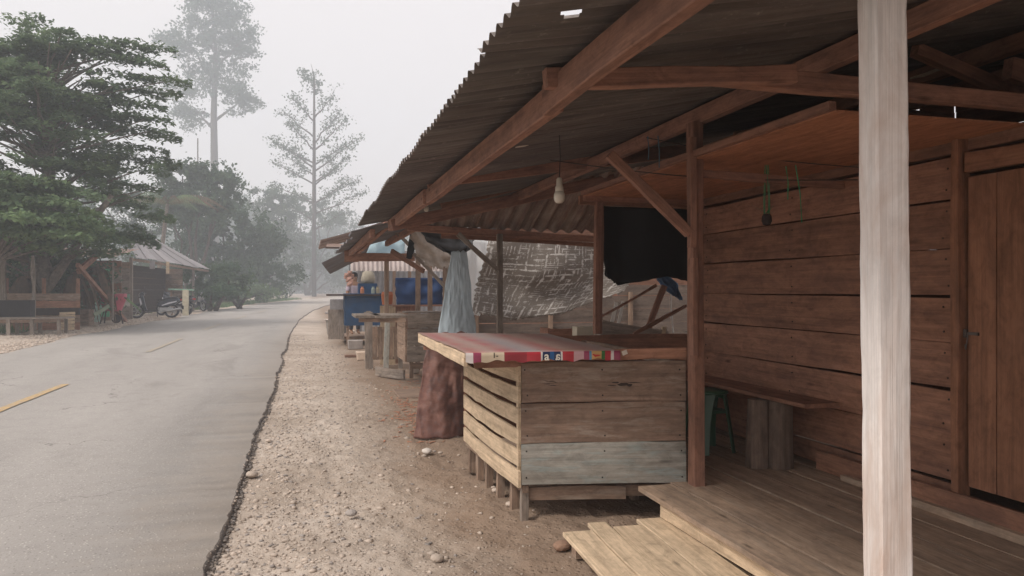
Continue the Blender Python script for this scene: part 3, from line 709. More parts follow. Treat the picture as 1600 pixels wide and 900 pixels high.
for lp in me.loops: uvl.data[lp.index].uv = uvs[lp.vertex_index]
OC = link('oilcloth', me, oil_mat()); tag(OC, 'worn red and pink printed oilcloth spread over the slatted counter top', 'oilcloth')
# its printed marks (flat print on the hanging edge)
exd = (T_nr-T_nl).normalized(); enr = Vector((exd.y, -exd.x, 0))
def on_edge(s, z, w): return T_nl.lerp(T_nr, s)+Vector((0, -.0125, 0))+enr*.006+Vector((0, 0, z-1.105+1.08-1.08))
def text_mesh(name, txt, size, M, mat, parent, flip=False):
    cu = bpy.data.curves.new(name, 'FONT'); cu.body = txt; cu.size = size; cu.align_x = 'CENTER'; cu.align_y = 'CENTER'; cu.offset = size*.02; cu.resolution_u = 3
    tmp = bpy.data.objects.new('tmp', cu); col.objects.link(tmp); dg = bpy.context.evaluated_depsgraph_get()
    me = bpy.data.meshes.new_from_object(tmp.evaluated_get(dg)); bpy.data.objects.remove(tmp)
    if flip: me.transform(Matrix.Diagonal((-1, 1, 1, 1)))
    return link(name, me, mat, parent, M)
M_ink = plain('white_print', (.72, .68, .6), .5); M_ink2 = plain('black_print', (.03, .03, .03), .5); M_ink3 = plain('red_print', (.5, .05, .04), .5)
TM = Matrix((exd, Vector((0, 0, 1)), enr)).transposed().to_4x4()
for s, fl in ((.513, False), (.585, True)):
    M = TM.copy(); M.translation = T_nl.lerp(T_nr, s)+enr*.022+Vector((0, 0, -.022)); text_mesh('printed_mark', 'a', .075, M, M_ink, OC, fl)
M = TM.copy(); M.translation = T_nl.lerp(T_nr, .185)+enr*.022+Vector((0, 0, -.012)); text_mesh('printed_mark', '1-', .045, M, M_ink2, OC)
def flatshape(pts, s, z, mat):
    M = TM.copy(); M.translation = T_nl.lerp(T_nr, s)+enr*.0222+Vector((0, 0, z)); return link('printed_mark', meshd('printed_mark', [(x, y, 0) for x, y in pts], [tuple(range(len(pts)))]), mat, OC, M)
flatshape([(-.03, .008), (-.02, .0), (-.01, -.01), (.0, -.006), (.02, -.002), (.028, .003), (.01, .006), (-.01, .006), (-.022, .012)], .84, -.022, M_ink3)

# small white tag stuck on the counter top rail
tg = MB(); tg.box((0, 0, 0), (.035, .002, .028)); o = tg.build('paper_tag', plain('tag_paper', (.55, .5, .44), .8), None, Matrix.Translation(PY(976, 551, 4.50)) @ Matrix.Rotation(R_(-20), 4, 'Y')); tag(o, 'small pale paper tag on the rail at the right end of the oilcloth', 'tag')

# ------------------------------------------------------------------ RAMP of loose planks
RP = thing('plank_ramp', 'low ramp of five pale planks lying in front of the porch deck', 'ramp', (1.75, 3.4, 0))
xs_ = [1.40, 1.575, 1.70, 1.895, 2.10]; ytop = [4.12, 4.22, 4.13, 4.21]
for i in range(4):
    a = xs_[i]; b = xs_[i+1]; g2 = .006 if i != 1 else .012
    yy = ytop[i]; sk = -.03
    board('ramp_plank', ((a+b)/2+sk-.05, 2.3, .085), ((a+b)/2, yy, .115+.006*(i % 2)), b-a-g2, .025, M_pale, RP, up=(1, 0, 0), seg=6, rough=.005, cham=.003)
board('ramp_plank', (2.13, 2.5, .06), (2.135, 4.18, .095), .05, .03, M_pale, RP, up=(1, 0, 0))
for yy in (2.6, 4.0): board('ramp_bearer', (1.42, yy, .055), (2.1, yy, .05), .06, .07, M_board, RP)
st = MB()
def stone_obj(px, py, size, label, mat=M_stone, z=0.0):
    c = PZ(px, py, z); b = bmesh.new(); bmesh.ops.create_icosphere(b, subdivisions=2, radius=size)
    for v in b.verts:
        v.co *= 1+.28*mnoise.noise(v.co*14+Vector((px, py, 0))); v.co.z *= .55
    me = bpy.data.meshes.new('stone'); b.to_mesh(me); b.free()
    c.z += size*.4; o = link('stone', me, mat, None, Matrix.Translation(c) @ Matrix.Rotation(random.uniform(0, 3), 4, 'Z')); tag(o, label, 'stone', 'loose stones on the verge'); return o
stone_obj(667, 708, .05, 'whitish fist-sized stone on the bare earth left of the slatted counter', plain('white_stone', (.62, .57, .52), .9, .2, 5))
stone_obj(688, 709, .024, 'small white stone just right of the whitish fist-sized one')
stone_obj(394, 745, .05, 'flat pale stone right beside the broken road edge')
stone_obj(797, 790, .035, 'pale stone beside the front corner leg of the slatted counter')
stone_obj(775, 768, .03, 'small stone under the road side of the slatted counter')
stone_obj(548, 806, .04, 'grey brown stone half sunk in the middle of the verge', M_stoneg)
stone_obj(684, 876, .04, 'pale stone on the verge at the bottom edge of the picture')
stone_obj(878, 858, .055, 'reddish stone propped under the corner of the plank ramp', plain('red_stone', (.27, .17, .12), .9, .3, 6))
stone_obj(420, 690, .03, 'small pale stone near the road edge farther from the viewer')

# ------------------------------------------------------------------ under the porch: bench, stool, hanging things
BN = thing('log_bench', 'plank bench laid on a thick split log block against the wall', 'bench', (3.2, 5.2, .25))
board('bench_plank', (3.22, 4.28, .747), (3.17, 6.25, .755), .27, .028, M_wall, BN, up=(1, 0, 0), seg=5, cham=.003)
M_log = wood('log_wood', (.20, .145, .115), stain=(.05, .04, .035), stain_amt=.7, var=.3)
def split_log(cx, cy, r, z0, z1, seed):
    v = []; n = 14; f = []
    for i in range(6):
        z = z0+(z1-z0)*i/5
        for k in range(n):
            a = k/n*6.283; rr = r*(1+.16*mnoise.noise((math.cos(a)*2+seed, math.sin(a)*2, z*1.5)))*(1.0+.12*(1-i/5))
            v.append((cx+rr*math.cos(a), cy+rr*math.sin(a), z))
    for i in range(5):
        for k in range(n): f.append((i*n+k, i*n+(k+1) % n, (i+1)*n+(k+1) % n, (i+1)*n+k))
    f.append(tuple(reversed(range(n)))); f.append(tuple(5*n+k for k in range(n)))
    M = Matrix.Rotation(R_(-90), 4, 'Y'); M.translation = (cx, cy, z0); Mi = M.inverted()
    return link('log_leg', meshd('log_leg', [Mi @ Vector(p) for p in v], f), M_log, BN, M)
split_log(3.07, 4.78, .075, .252, .727, 1); split_log(3.2, 4.72, .085, .252, .727, 5); split_log(3.15, 6.0, .1, .252, .73, 9)
# green plastic stool
ST = thing('plastic_stool', 'dark green plastic stool tucked behind the middle porch post', 'stool', (3.0, 5.36, .25), R_(8))
mg = plain('green_plastic', (.025, .09, .045), .4, .15, 4, spec=.5)
sm = MB(); sm.lathe([(.0, .475), (.135, .475), (.15, .468), (.155, .45), (.145, .45), (.135, .462), (0, .462)], 20); s_ = sm.build('seat', mg, ST, W[ST].copy(), True)
for k in range(4):
    a = k*math.pi/2+math.pi/4; lm = MB(); ca, sa = math.cos(a), math.sin(a)
    tan = Vector((-sa, ca, 0)); out = Vector((ca, sa, 0))
    prev = None; v = []; f = []
    for i in range(9):
        t = i/8; z = .46*(1-t); r = .128+.07*t; hw = .075-.038*math.sin(min(t*1.4, 1)*math.pi/2)
        for (q, dpt) in ((-hw, 0), (0, .012), (hw, 0), (hw, -.012), (0, -.002), (-hw, -.012)): v.append(out*(r+dpt)+tan*q+Vector((0, 0, z)))
    for i in range(8):
        for j in range(6): f.append((i*6+j, i*6+(j+1) % 6, (i+1)*6+(j+1) % 6, (i+1)*6+j))
    lm.add(v, f); lm.build('leg', mg, ST, W[ST].copy())
rg = MB(); rg.lathe([(.125, .30), (.152, .30), (.152, .325), (.13, .325)], 4, M=Matrix.Rotation(R_(45), 4, 'Z'), closed=True); rg.build('ring', mg, ST, W[ST].copy())
ap = MB()
for k in range(4):
    a = k*math.pi/2; 
    ap.add([Vector((math.cos(a+d)*r, math.sin(a+d)*r, z)) for d, r, z in ((-.6, .125, .46), (.6, .125, .46), (.6, .13, .40), (.3, .13, .42), (0, .13, .428), (-.3, .13, .42), (-.6, .13, .40))], [(0, 1, 2, 3, 4, 5, 6)])
ap.build('apron', mg, ST, W[ST].copy())
def bulb(top, z, label, s=1.0):
    t = Vector(top); B = thing('hanging_bulb', label, 'light bulb', (t.x, t.y, z), 0, 'bulbs hanging under the stall roof')
    Mx = W[B].copy() @ Matrix.Scale(s, 4)
    m = MB(); m.lathe([(.0, .16), (.012, .16), (.018, .15), (.02, .11), (.024, .105), (.026, .085), (.026, .075), (.0, .075)], 14); m.build('socket', plain('socket_plastic', (.60, .55, .46), .5, .1), B, Mx, True)
    m = MB(); m.lathe([(.0, .0), (.018, .003), (.03, .015), (.035, .035), (.034, .055), (.026, .076), (0, .08)], 16); m.build('bulb_glass', plain('frosted_bulb', (.62, .57, .48), .35, .05), B, Mx, True)
    m = MB(); m.tube([(t.x, t.y, z+.158*s), (t.x+.006, t.y, (z+.16*s+t.z)/2), (t.x, t.y, t.z)], .003, 5); m.build('wire', plain('black_wire', (.03, .03, .03), .6), B)
    return B
c = PY(874, 318, 4.75); bulb((c.x, c.y, rz_(c.x)), c.z, 'cream bulb hanging in the middle of the porch roof', 1.05)
c = PY(666, 331, 7.4); bulb((c.x, c.y, rz_(c.x)), c.z, 'small far bulb hanging near the roof eave', .7)
def rope(name, pts, r, mat, label, cat, group=None):
    m = MB(); m.tube(pts, r, 5); o = m.build(name, mat); tag(o, label, cat, group); return o
M_wire = plain('dark_cord', (.06, .045, .04), .8); M_green = plain('green_string', (.05, .22, .10), .6, .3)
def sagpts(a, b, sag, n=10):
    a = Vector(a); b = Vector(b); return [a.lerp(b, i/n)-Vector((0, 0, sag*math.sin(math.pi*i/n))) for i in range(n+1)]
rope('clothes_line', sagpts(PY(860, 250, 5.0), PX(1340, 281, 3.4), .05), .004, M_wire, 'thin dark line strung lowest from the bulb across the porch', 'cord')
rope('clothes_line', sagpts(PY(1010, 215, 4.6), PX(1350, 262, 3.4), .03), .0035, M_wire, 'thin cord looped from the rafter past the middle post to the wall', 'cord')
hpnt = PX(1198, 258, 2.9); hp = Vector((hpnt.x, hpnt.y, hpnt.z)); lo = P(1198, 343, (hpnt-Vector((0, 0, 1.5))).dot(FWD))
HP = thing('hanging_plant_pot', 'dark coconut-shell pot with green strings hanging before the wall', 'hanging pot', lo)
m = MB(); m.lathe([(.0, -.04), (.022, -.035), (.033, -.01), (.03, .02), (.022, .035), (.0, .03)], 12, M=Matrix.Translation(lo)); m.build('pot', plain('coconut_shell', (.04, .03, .028), .9, .4, 30, b=.6), HP, None, True)
for k in range(4):
    m = MB(); a = k*1.57; m.tube([lo+Vector((.02*math.cos(a), .02*math.sin(a), .025)), lo.lerp(hp, .35)+Vector((.022*math.cos(a), .022*math.sin(a), 0)), hp+Vector((.012*math.cos(a), 0, .0))], .003, 4); m.build('string', M_green, HP)
m = MB()
for k in range(9):
    a = random.uniform(0, 6.28); s = random.uniform(.06, .13); b0 = lo+Vector((0, 0, .04)); e = b0+Vector((math.cos(a)*s, math.sin(a)*s, random.uniform(-.01, .06))); sd2 = Vector((-math.sin(a), math.cos(a), 0))*.005
    m.add([b0-sd2, b0+sd2, e], [(0, 1, 2)])
m.build('leaf', M_green, HP)
for (x0, y0, x1, y1, lb) in ((1228, 260, 1231, 312, 'short green string dangling right of the hanging pot'), (1243, 258, 1253, 348, 'long green string dangling nearest the white post')):
    a = PX(x0, y0, 2.95); b = P(x1, y1, (a-Vector((0, 0, 1.5))).dot(FWD)); rope('green_string', [a, a.lerp(b, .5)+Vector((.01, 0, 0)), b], .004, M_green, lb, 'string', 'green strings under the ceiling')
for (x0, y0, x1, y1, lb) in ((1012, 213, 1013, 250, 'bluish string end hanging left of the middle post top'), (1028, 212, 1030, 262, 'longer bluish string end hanging beside the middle post top')):
    a = PY(x0, y0, 4.5); b = P(x1, y1, (a-Vector((0, 0, 1.5))).dot(FWD)); rope('blue_string', [a, a.lerp(b, .5)+Vector((.006, 0, 0)), b], .004, plain('blue_string', (.08, .13, .17), .7), lb, 'string', 'blue string ends by the post')
# paper scraps on the roof underside
for (px, py, s, lb) in ((815, 229, .045, 'torn cream paper scrap stuck under the roof near the eave beam'), (738, 268, .03, 'small paper scrap under the roof near the far end')):
    t = (px-800)/FPX; kx = FWD.x+RGT.x*t; kz = (HY-py)/FPX; d = (2.186-1.5-.01)/(kz-.20*kx); q = P(px, py, d)
    pts = [(-1.0, -.4), (-.5, -.7), (.3, -.5), (1.1, -.1), (.6, .5), (-.2, .5), (-.9, .3)]
    v = [(x*s, y*s, 0) for x, y in pts]+[(x*s, y*s, .002) for x, y in pts]; n = len(pts)
    f = [tuple(reversed(range(n))), tuple(range(n, 2*n))]+[(i, (i+1) % n, n+(i+1) % n, n+i) for i in range(n)]
    o = link('paper_scrap', meshd('paper_scrap', v, f), plain('old_paper', (.62, .55, .46), .9), None, Matrix.Translation(q) @ Matrix.Rotation(-SL, 4, 'Y')); tag(o, lb, 'paper scrap')

# ------------------------------------------------------------------ cloths and tarps
def cloth(name, rowsP, mat, label, cat, amp=.03, nu=40, nv=30, fscale=4, seed=0, hem=.02, thick=.003, fold=0):
    """rowsP: list of rows of points (top to bottom), smooth-interpolated; folds by noise"""
    Pn = [[Vector(p) for p in r] for r in rowsP]; v = []
    nrm = (Pn[0][-1]-Pn[0][0]).cross(Pn[-1][0]-Pn[0][0]).normalized()
    for j in range(nv+1):
        tj = j/nv*(len(Pn)-1); j0 = min(int(tj), len(Pn)-2); fj = tj-j0
        for i in range(nu+1):
            pts = []
            for rr in (Pn[j0], Pn[j0+1]):
                ti = i/nu*(len(rr)-1); i0 = min(int(ti), len(rr)-2); pts.append(rr[i0].lerp(rr[i0+1], ti-i0))
            p = pts[0].lerp(pts[1], fj)
            a = mnoise.noise((i/nu*fscale+seed, j/nv*fscale*.7, seed))*amp*2+math.sin(i/nu*fold*6.28+seed)*amp*(.3+j/nv)
            q = p+nrm*a
            if j == nv: q.z += mnoise.noise((i*.6, seed, 0))*hem
            if i in (0, nu): q += (Pn[0][1]-Pn[0][0]).normalized()*mnoise.noise((j*.5, seed, 5))*hem
            v.append(q)
    f = []
    for j in range(nv):
        for i in range(nu): a = j*(nu+1)+i; f.append((a, a+1, a+nu+2, a+nu+1))
    me = meshd(name, v, f, True); u = me.uv_layers.new(name='UVMap')
    for lp in me.loops:
        k = lp.vertex_index; u.data[lp.index].uv = ((k % (nu+1))/nu, (k//(nu+1))/nv)
    o = link(name, me, mat); sm_ = o.modifiers.new('thickness', 'SOLIDIFY'); sm_.thickness = thick
    return tag(o, label, cat)
M_black = plain('black_tarp', (.010, .011, .012), .6, .3, 3, spec=.25)
cloth('black_tarp', [[PY(940, 322, 6.62), PY(1010, 324, 6.62), PY(1112, 326, 6.62)], [PY(940, 385, 6.62), PY(1010, 385, 6.66), PY(1112, 385, 6.6)], [PY(944, 432, 6.62), PY(968, 446, 6.62), PY(1040, 432, 6.6), PY(1112, 445, 6.62)]], M_black, 'black tarpaulin hung across the opening behind the middle post', 'tarpaulin', .03, 34, 20, 3, 4, fold=2)
def worn_mat():
    m, nt, bs = newmat('worn_woven_tarp'); uv = nd(nt, 'ShaderNodeUVMap')
    def u(scale):
        mp = nd(nt, 'ShaderNodeMapping'); mp.inputs['Scale'].default_value = scale; nt.links.new(uv.outputs[0], mp.inputs[0]); return mp.outputs[0]
    big = noise(nt, u((3, 3, 1)), 1.6, 4, .6, .5)
    n3 = noise(nt, u((40, 30, 1)), 1, 4, .7)
    def lines(dirn, sc, th, seed):
        wv = nd(nt, 'ShaderNodeTexWave'); wv.bands_direction = dirn; wv.inputs['Scale'].default_value = sc; wv.inputs['Distortion'].default_value = .9; wv.inputs['Detail'].default_value = 2; wv.inputs['Detail Scale'].default_value = 1.5
        nt.links.new(u((1, 1, 1)), wv.inputs[0])
        mp = nd(nt, 'ShaderNodeMapping'); mp.inputs['Location'].default_value = (seed, seed*2, 0); mp.inputs['Scale'].default_value = (9, 7, 1); nt.links.new(uv.outputs[0], mp.inputs[0])
        mk = noise(nt, mp.outputs[0], 1, 7, .75, .6)
        return ramp(nt, mathn(nt, 'ADD', mathn(nt, 'MULTIPLY', wv.outputs[1], .45), mk), [(th, 0), (th+.07, 1)])
    l1 = mathn(nt, 'MAXIMUM', lines('X', 5.5, .93, 3), lines('X', 14, .98, 9)); l2 = mathn(nt, 'MAXIMUM', lines('Y', 5, .93, 5), lines('Y', 13, .98, 13))
    lines_ = mathn(nt, 'MAXIMUM', l1, l2)
    wide = ramp(nt, noise(nt, u((22, 1.2, 1)), 1, 3, .6), [(.66, 0), (.72, .85)])
    fac = mathn(nt, 'MAXIMUM', lines_, wide); lines = lines_
    base = mixc(nt, big, (.27, .235, .21), (.42, .38, .34))
    cc = mixc(nt, fac, base, (.82, .80, .78))
    nt.links.new(cc, bs.inputs['Base Color']); bs.inputs['Roughness'].default_value = .6
    bump(nt, bs, lines, .3, .004)
    # woven plastic lets some daylight through
    tr = nd(nt, 'ShaderNodeBsdfTranslucent'); nt.links.new(cc, tr.inputs[0]); mx = nd(nt, 'ShaderNodeMixShader'); mx.inputs[0].default_value = .4
    out = nt.nodes['Material Output']; nt.links.new(bs.outputs[0], mx.inputs[1]); nt.links.new(tr.outputs[0], mx.inputs[2]); nt.links.new(mx.outputs[0], out.inputs[0])
    return m
def trans_mat(name, c, t=.5):
    m = plain(name, c, .5, .12, 3, dirt=(tuple(x*.6 for x in c), .4)); nt = m.node_tree; bs = nt.nodes['Principled BSDF']
    tr = nd(nt, 'ShaderNodeBsdfTranslucent'); tr.inputs[0].default_value = (*c, 1); mx = nd(nt, 'ShaderNodeMixShader'); mx.inputs[0].default_value = t
    nt.links.new(bs.outputs[0], mx.inputs[1]); nt.links.new(tr.outputs[0], mx.inputs[2]); nt.links.new(mx.outputs[0], nt.nodes['Material Output'].inputs[0]); return m
YT = 10.6
cloth('patterned_tarp', [[PY(765, 366, YT), PY(850, 368, YT), PY(930, 372, YT), PY(1000, 392, YT)], [PY(752, 430, YT), PY(840, 436, YT-.1), PY(930, 430, YT), PY(1000, 425, YT)], [PY(738, 488, YT), PY(800, 500, YT), PY(880, 490, YT), PY(975, 455, YT)]], worn_mat(), 'worn woven tarpaulin with white frayed grid lines hanging behind the red table', 'tarpaulin', .09, 80, 50, 3.5, 1, hem=.05)
cloth('white_sheet', [[PY(712, 372, 11.3), PY(745, 374, 11.3), PY(776, 378, 11.3)], [PY(716, 430, 11.3), PY(745, 430, 11.3), PY(765, 430, 11.3)], [PY(726, 488, 11.3), PY(740, 492, 11.3), PY(752, 494, 11.3)]], trans_mat('white_plastic', (.92, .93, .93), .75), 'creased white plastic sheet left of the worn woven tarpaulin', 'plastic sheet', .05, 24, 24, 5, 2)
cloth('black_rag', [[PY(655, 358, 10.9), PY(700, 364, 10.9), PY(742, 372, 10.9)], [PY(668, 378, 10.9), PY(708, 392, 10.9), PY(735, 390, 10.8)], [PY(690, 392, 10.9), PY(712, 402, 10.9), PY(722, 398, 10.9)]], plain('dark_sheeting', (.06, .062, .065), .5, .4, 5), 'dark sagging plastic sheeting bunched under the hip beam', 'plastic sheeting', .06, 24, 18, 5, 6)
cloth('grey_sack', [[PY(640, 360, 11.8), PY(670, 362, 11.8), PY(712, 370, 11.8)], [PY(650, 395, 11.8), PY(685, 398, 11.8), PY(728, 398, 11.8)], [PY(668, 415, 11.8), PY(690, 420, 11.8), PY(716, 416, 11.8)]], plain('dusty_sack', (.42, .36, .31), .9, .3, 6), 'dusty frayed brown sack cloth hanging beneath the dark sheeting', 'sack cloth', .06, 24, 18, 5, 8, hem=.08)
cloth('black_strip', [[PY(718, 396, 10.75), PY(727, 397, 10.75)], [PY(726, 440, 10.75), PY(733, 440, 10.75)], [PY(730, 466, 10.75), PY(733, 466, 10.75)]], M_black, 'narrow black strip of tarpaulin hanging beside the white sheet', 'tarpaulin strip', .02, 6, 16, 3, 3)
cloth('black_strip', [[PY(642, 356, 12.4), PY(656, 358, 12.4)], [PY(638, 380, 12.4), PY(652, 382, 12.4)], [PY(634, 404, 12.4), PY(642, 405, 12.4)]], M_black, 'short black strip of tarpaulin hanging over the second stall', 'tarpaulin strip', .02, 6, 16, 3, 5)
cloth('blue_rag', [[PY(1022, 430, 8.6), PY(1046, 428, 8.6)], [PY(1032, 445, 8.6), PY(1060, 446, 8.6)], [PY(1052, 462, 8.6), PY(1066, 470, 8.6)]], plain('blue_cloth', (.06, .12, .22), .7, .4, 8), 'crumpled blue rag hanging below the black tarpaulin', 'rag', .04, 12, 12, 4, 3)
cloth('blue_rag', [[PX(1093, 440, 3.46), PX(1101, 440, 3.5)], [PX(1092, 470, 3.46), PX(1100, 470, 3.5)], [PX(1096, 497, 3.46), PX(1099, 494, 3.5)]], plain('blue_cloth2', (.05, .10, .18), .7, .4, 8), 'blue rag hanging in the gap at the far corner of the wall', 'rag', .01, 6, 12, 4, 7)

# leaning curved sheet: rusty below, pale blue painted above
def lean_sheet(name, y0, c_lo, w_lo, c_hi, w_hi, mat, label, curve=.16):
    lo = PZ(c_lo[0], c_lo[1], 0) if y0 is None else PY(c_lo[0], c_lo[1], y0); v = []; nu_, nv_ = 36, 50
    hi = PY(c_hi[0], c_hi[1], lo.y+.05)
    for j in range(nv_+1):
        t = j/nv_; c = lo.lerp(hi, t); w = w_lo+(w_hi-w_lo)*t
        for i in range(nu_+1):
            s = i/nu_*2-1; a = s*1.35
            ww = (1 if curve > .14 else .6); v.append((c.x+math.sin(a*ww)/math.sin(1.35*ww)*w/2+.02*mnoise.noise((s*2, t*5, 1)), c.y+.12-math.cos(a)*curve*(w/w_lo)+(.035 if curve > .14 else .010)*mnoise.noise((s*3+t*2, t*4, 7))+.012*abs(mnoise.noise((s*2, t*16+s*2, 3)))+.01*mnoise.noise((s*9, t*14, 2)), c.z+.02*mnoise.noise((s*3, 0, 9))*(1 if j in (0, nv_) else 0)))
    f = []
    for j in range(nv_):
        for i in range(nu_): a = j*(nu_+1)+i; f.append((a, a+1, a+nu_+2, a+nu_+1))
    o = link(name, meshd(name, v, f, True), mat); s_ = o.modifiers.new('thickness', 'SOLIDIFY'); s_.thickness = .004
    return tag(o, label, 'metal sheet')
def rustmat():
    m, nt, bs = newmat('rust_sheet'); co = coords(nt, rand=False)
    a = noise(nt, co, 3, 6, .7, .5); b = noise(nt, co, 12, 5, .7); st_ = noise(nt, coords(nt, (3, 3, 9), rand=False), 1.5, 5, .7)
    cc = ramp(nt, a, [(.3, (.075, .034, .03)), (.5, (.155, .07, .055)), (.7, (.28, .15, .12))])
    cc = mixc(nt, ramp(nt, b, [(.5, 0), (.7, .5)]), cc, (.13, .12, .13)); cc = mixc(nt, ramp(nt, st_, [(.52, 0), (.72, .3)]), cc, (.34, .24, .20))
    nt.links.new(cc, bs.inputs['Base Color']); bs.inputs['Roughness'].default_value = .75; bump(nt, bs, b, .4, .01); return m
lean_sheet('rusty_sheet', None, (688, 684), .53, (702, 520), .40, rustmat(), 'rolled rust-brown metal sheet standing on the ground behind the slatted counter')
lean_sheet('painted_sheet', 8.9, (716, 560), .54, (720, 392), .19, plain('pale_blue_paint', (.50, .60, .66), .5, .08, 3, dirt=((.22, .24, .26), .35)), 'pale blue metal sheet standing behind the rusty rolled sheet', .06)

# ------------------------------------------------------------------ yard behind: low plank fence, posts, debris
M_fence = wood('dark_fence_wood', (.19, .15, .125), stain=(.08, .065, .06), var=.4)
FN = thing('plank_fence', 'low weathered plank fence behind the tarpaulins', 'fence', (3.5, 12.6, 0))
for i, (y0, y1) in enumerate(((440, 462), (462, 484), (484, 506), (506, 530))):
    a0, a1 = PY(738, y0, 12.2), PY(738, y1, 12.2); b0, b1 = PY(1130, y0, 12.2), PY(1130, y1, 12.2)
    if i == 0: a0, a1 = PY(965, y0+4, 12.2), PY(965, y1, 12.2)
    w = (a0.z-a1.z); a = (a0+a1)/2; b = Vector((b0.x, b0.y, a.z))
    board('fence_plank', a, b, w-.01, .025, M_fence, FN, seg=4, rough=.006)
board('fence_plank', PY(738, 545, 12.2), PY(1130, 545, 12.2), .28, .025, M_fence, FN)
for px in (745, 860, 985, 1100): c = PY(px, 500, 12.16); board('fence_post', (c.x, c.y, 0), (c.x, c.y, 1.45), .08, .06, M_board, FN, up=(0, 1, 0))
o = board('yard_post', PY(781, 545, 9.9), PY(781, 366, 9.9), .07, .06, M_grey, None, up=(1, 0, 0), cham=.004); tag(o, 'thin grey timber post standing in front of the worn woven tarpaulin', 'post')
o = board('slanted_pole', PY(716, 366, 9.8), PY(778, 422, 9.8), .06, .05, M_grey, None, cham=.003); tag(o, 'slanted grey timber running from the hip beam down to the thin post', 'pole')
o = board('leaning_stick', PY(1038, 446, 8.4), PY(1010, 522, 8.4), .07, .04, M_beam, None, cham=.003); tag(o, 'reddish board leaning in the yard below the blue rag', 'board')
o = board('leaning_stick', PY(1026, 446, 8.5), PY(930, 500, 8.6), .03, .03, M_beam, None); tag(o, 'thin reddish stick slanting left from under the black tarpaulin', 'stick')
o = board('leaning_stick', PY(1072, 478, 7.4), PY(990, 522, 7.4), .035, .03, M_wall, None); tag(o, 'dark stick slanting down behind the middle porch post', 'stick')
o = board('leaning_stick', PY(964, 472, 9.4), PY(954, 512, 9.4), .05, .02, plain('white_lath', (.6, .57, .53), .7), None); tag(o, 'left of the two short white laths leaning on the fence', 'lath', 'white laths')
o = board('leaning_stick', PY(974, 472, 9.4), PY(965, 512, 9.4), .04, .02, plain('white_lath2', (.6, .57, .53), .7), None); tag(o, 'right of the two short white laths leaning on the fence', 'lath', 'white laths')
rope('white_tape', [PY(1048, 460, 8.3), PY(1049, 490, 8.3), PY(1052, 520, 8.3)], .009, plain('white_tape', (.75, .73, .7), .6), 'thin white tape hanging down in the yard beside the middle post', 'tape')
TR = thing('tilted_trough', 'tilted grey plank trough lying behind the parapet', 'trough', PY(1000, 530, 8.2))
board('side_plank', PY(940, 512, 8.1), PY(1042, 528, 8.1), .16, .02, M_grey, TR); board('side_plank', PY(940, 506, 8.3), PY(1042, 519, 8.3), .02, .02, plain('trough_rim', (.55, .5, .44), .7), TR)
board('end_plank', PY(1038, 510, 8.1), PY(1034, 530, 8.1), .05, .03, M_pale, TR, up=(1, 0, 0))
m = MB(); m.box((0, 0, .1), (.2, .15, .2)); o = m.build('cardboard_box', plain('cream_box', (.50, .45, .36), .9), None, Matrix.Translation(Vector(PY(912, 540, 7.6)))); tag(o, 'small cream box behind the parapet beside the frame post', 'box')
CB = thing('wooden_crate', 'open orange-brown crate left of the frame post behind the parapet', 'crate', PY(885, 540, 8.0))
c = PY(885, 520, 8.0); board('crate_panel', (c.x-.2, 8.0, .95), (c.x+.2, 8.0, .95), .24, .02, M_beam, CB); board('crate_panel', (c.x+.2, 8.0, .95), (c.x+.2, 8.3, .95), .24, .02, M_pale, CB); board('crate_panel', (c.x-.2, 8.0, .95), (c.x-.2, 8.3, .95), .24, .02, M_beam, CB)
board('crate_leg', (c.x-.15, 8.1, 0), (c.x-.15, 8.1, .84), .05, .05, M_board, CB, up=(0, 1, 0)); board('crate_leg', (c.x+.15, 8.1, 0), (c.x+.15, 8.1, .84), .05, .05, M_board, CB, up=(0, 1, 0))
# yard hut closing the view behind the black tarp, right side
YH = thing('yard_shed', 'dark plank shed behind the black tarpaulin beyond the fence', 'shed', (7, 15, 0))
for i in range(11): board('wall_plank', (3.9, 14.2, .15+i*.25), (9.5, 14.2, .15+i*.25), .245, .025, M_wall, YH)
for i in range(11): board('wall_plank', (3.9, 14.22, .15+i*.25), (3.9, 18.2, .15+i*.25), .245, .025, M_wall, YH)
corr_sheet('roof_sheet', (3.5, 13.8, 2.8), (1, 0, .15), (0, 1, 0), 6.4, 4.6, M_zincdk, YH, rows=4)

# ------------------------------------------------------------------ SECOND STALL (Y 10.5 - 15.5)
S2 = thing('second_stall', 'smaller ragged stall behind the main one with a dark corrugated eave and grey timber frame', 'stall', (1.6, 13, 0))
y = 9.75; i = 0
while y < 14.9:
    corr_sheet('roof_sheet', (.58+random.uniform(-.03, .02), y, 2.215+.006*(i % 2)), (math.cos(.28), 0, math.sin(.28)), VY, 1.35, .86, M_zincdk, S2, rows=5, pitch=.095, amp=.014, jag=.03); y += .8; i += 1
board('purlin', (.78, 9.6, 2.19), (.78, 15.3, 2.18), .10, .06, M_beam, S2, seg=4, cham=.004)
board('purlin', (1.5, 9.6, 2.39), (1.5, 15.2, 2.39), .10, .06, M_wall, S2, seg=4)
board('rafter', PY(604, 352, 10.5), PY(560, 392, 14.5), .10, .06, M_beam, S2)
board('tie_beam', PY(541, 402, 14.8), PY(648, 402, 14.8), .15, .08, M_wall, S2, seg=4, cham=.005)
board('tie_beam', PY(538, 398, 15.0), PY(560, 398, 15.0), .28, .05, M_wall, S2)
board('rafter', PY(612, 392, 13.5), PY(662, 424, 12.9), .08, .05, M_wall, S2, cham=.004)
board('brace', PY(646, 396, 12.3), PY(696, 449, 12.3), .055, .045, M_grey, S2, cham=.003, label='pale slanting timber across the second stall')
board('brace', PY(619, 362, 12.8), PY(646, 390, 12.8), .055, .045, M_grey, S2, cham=.003)
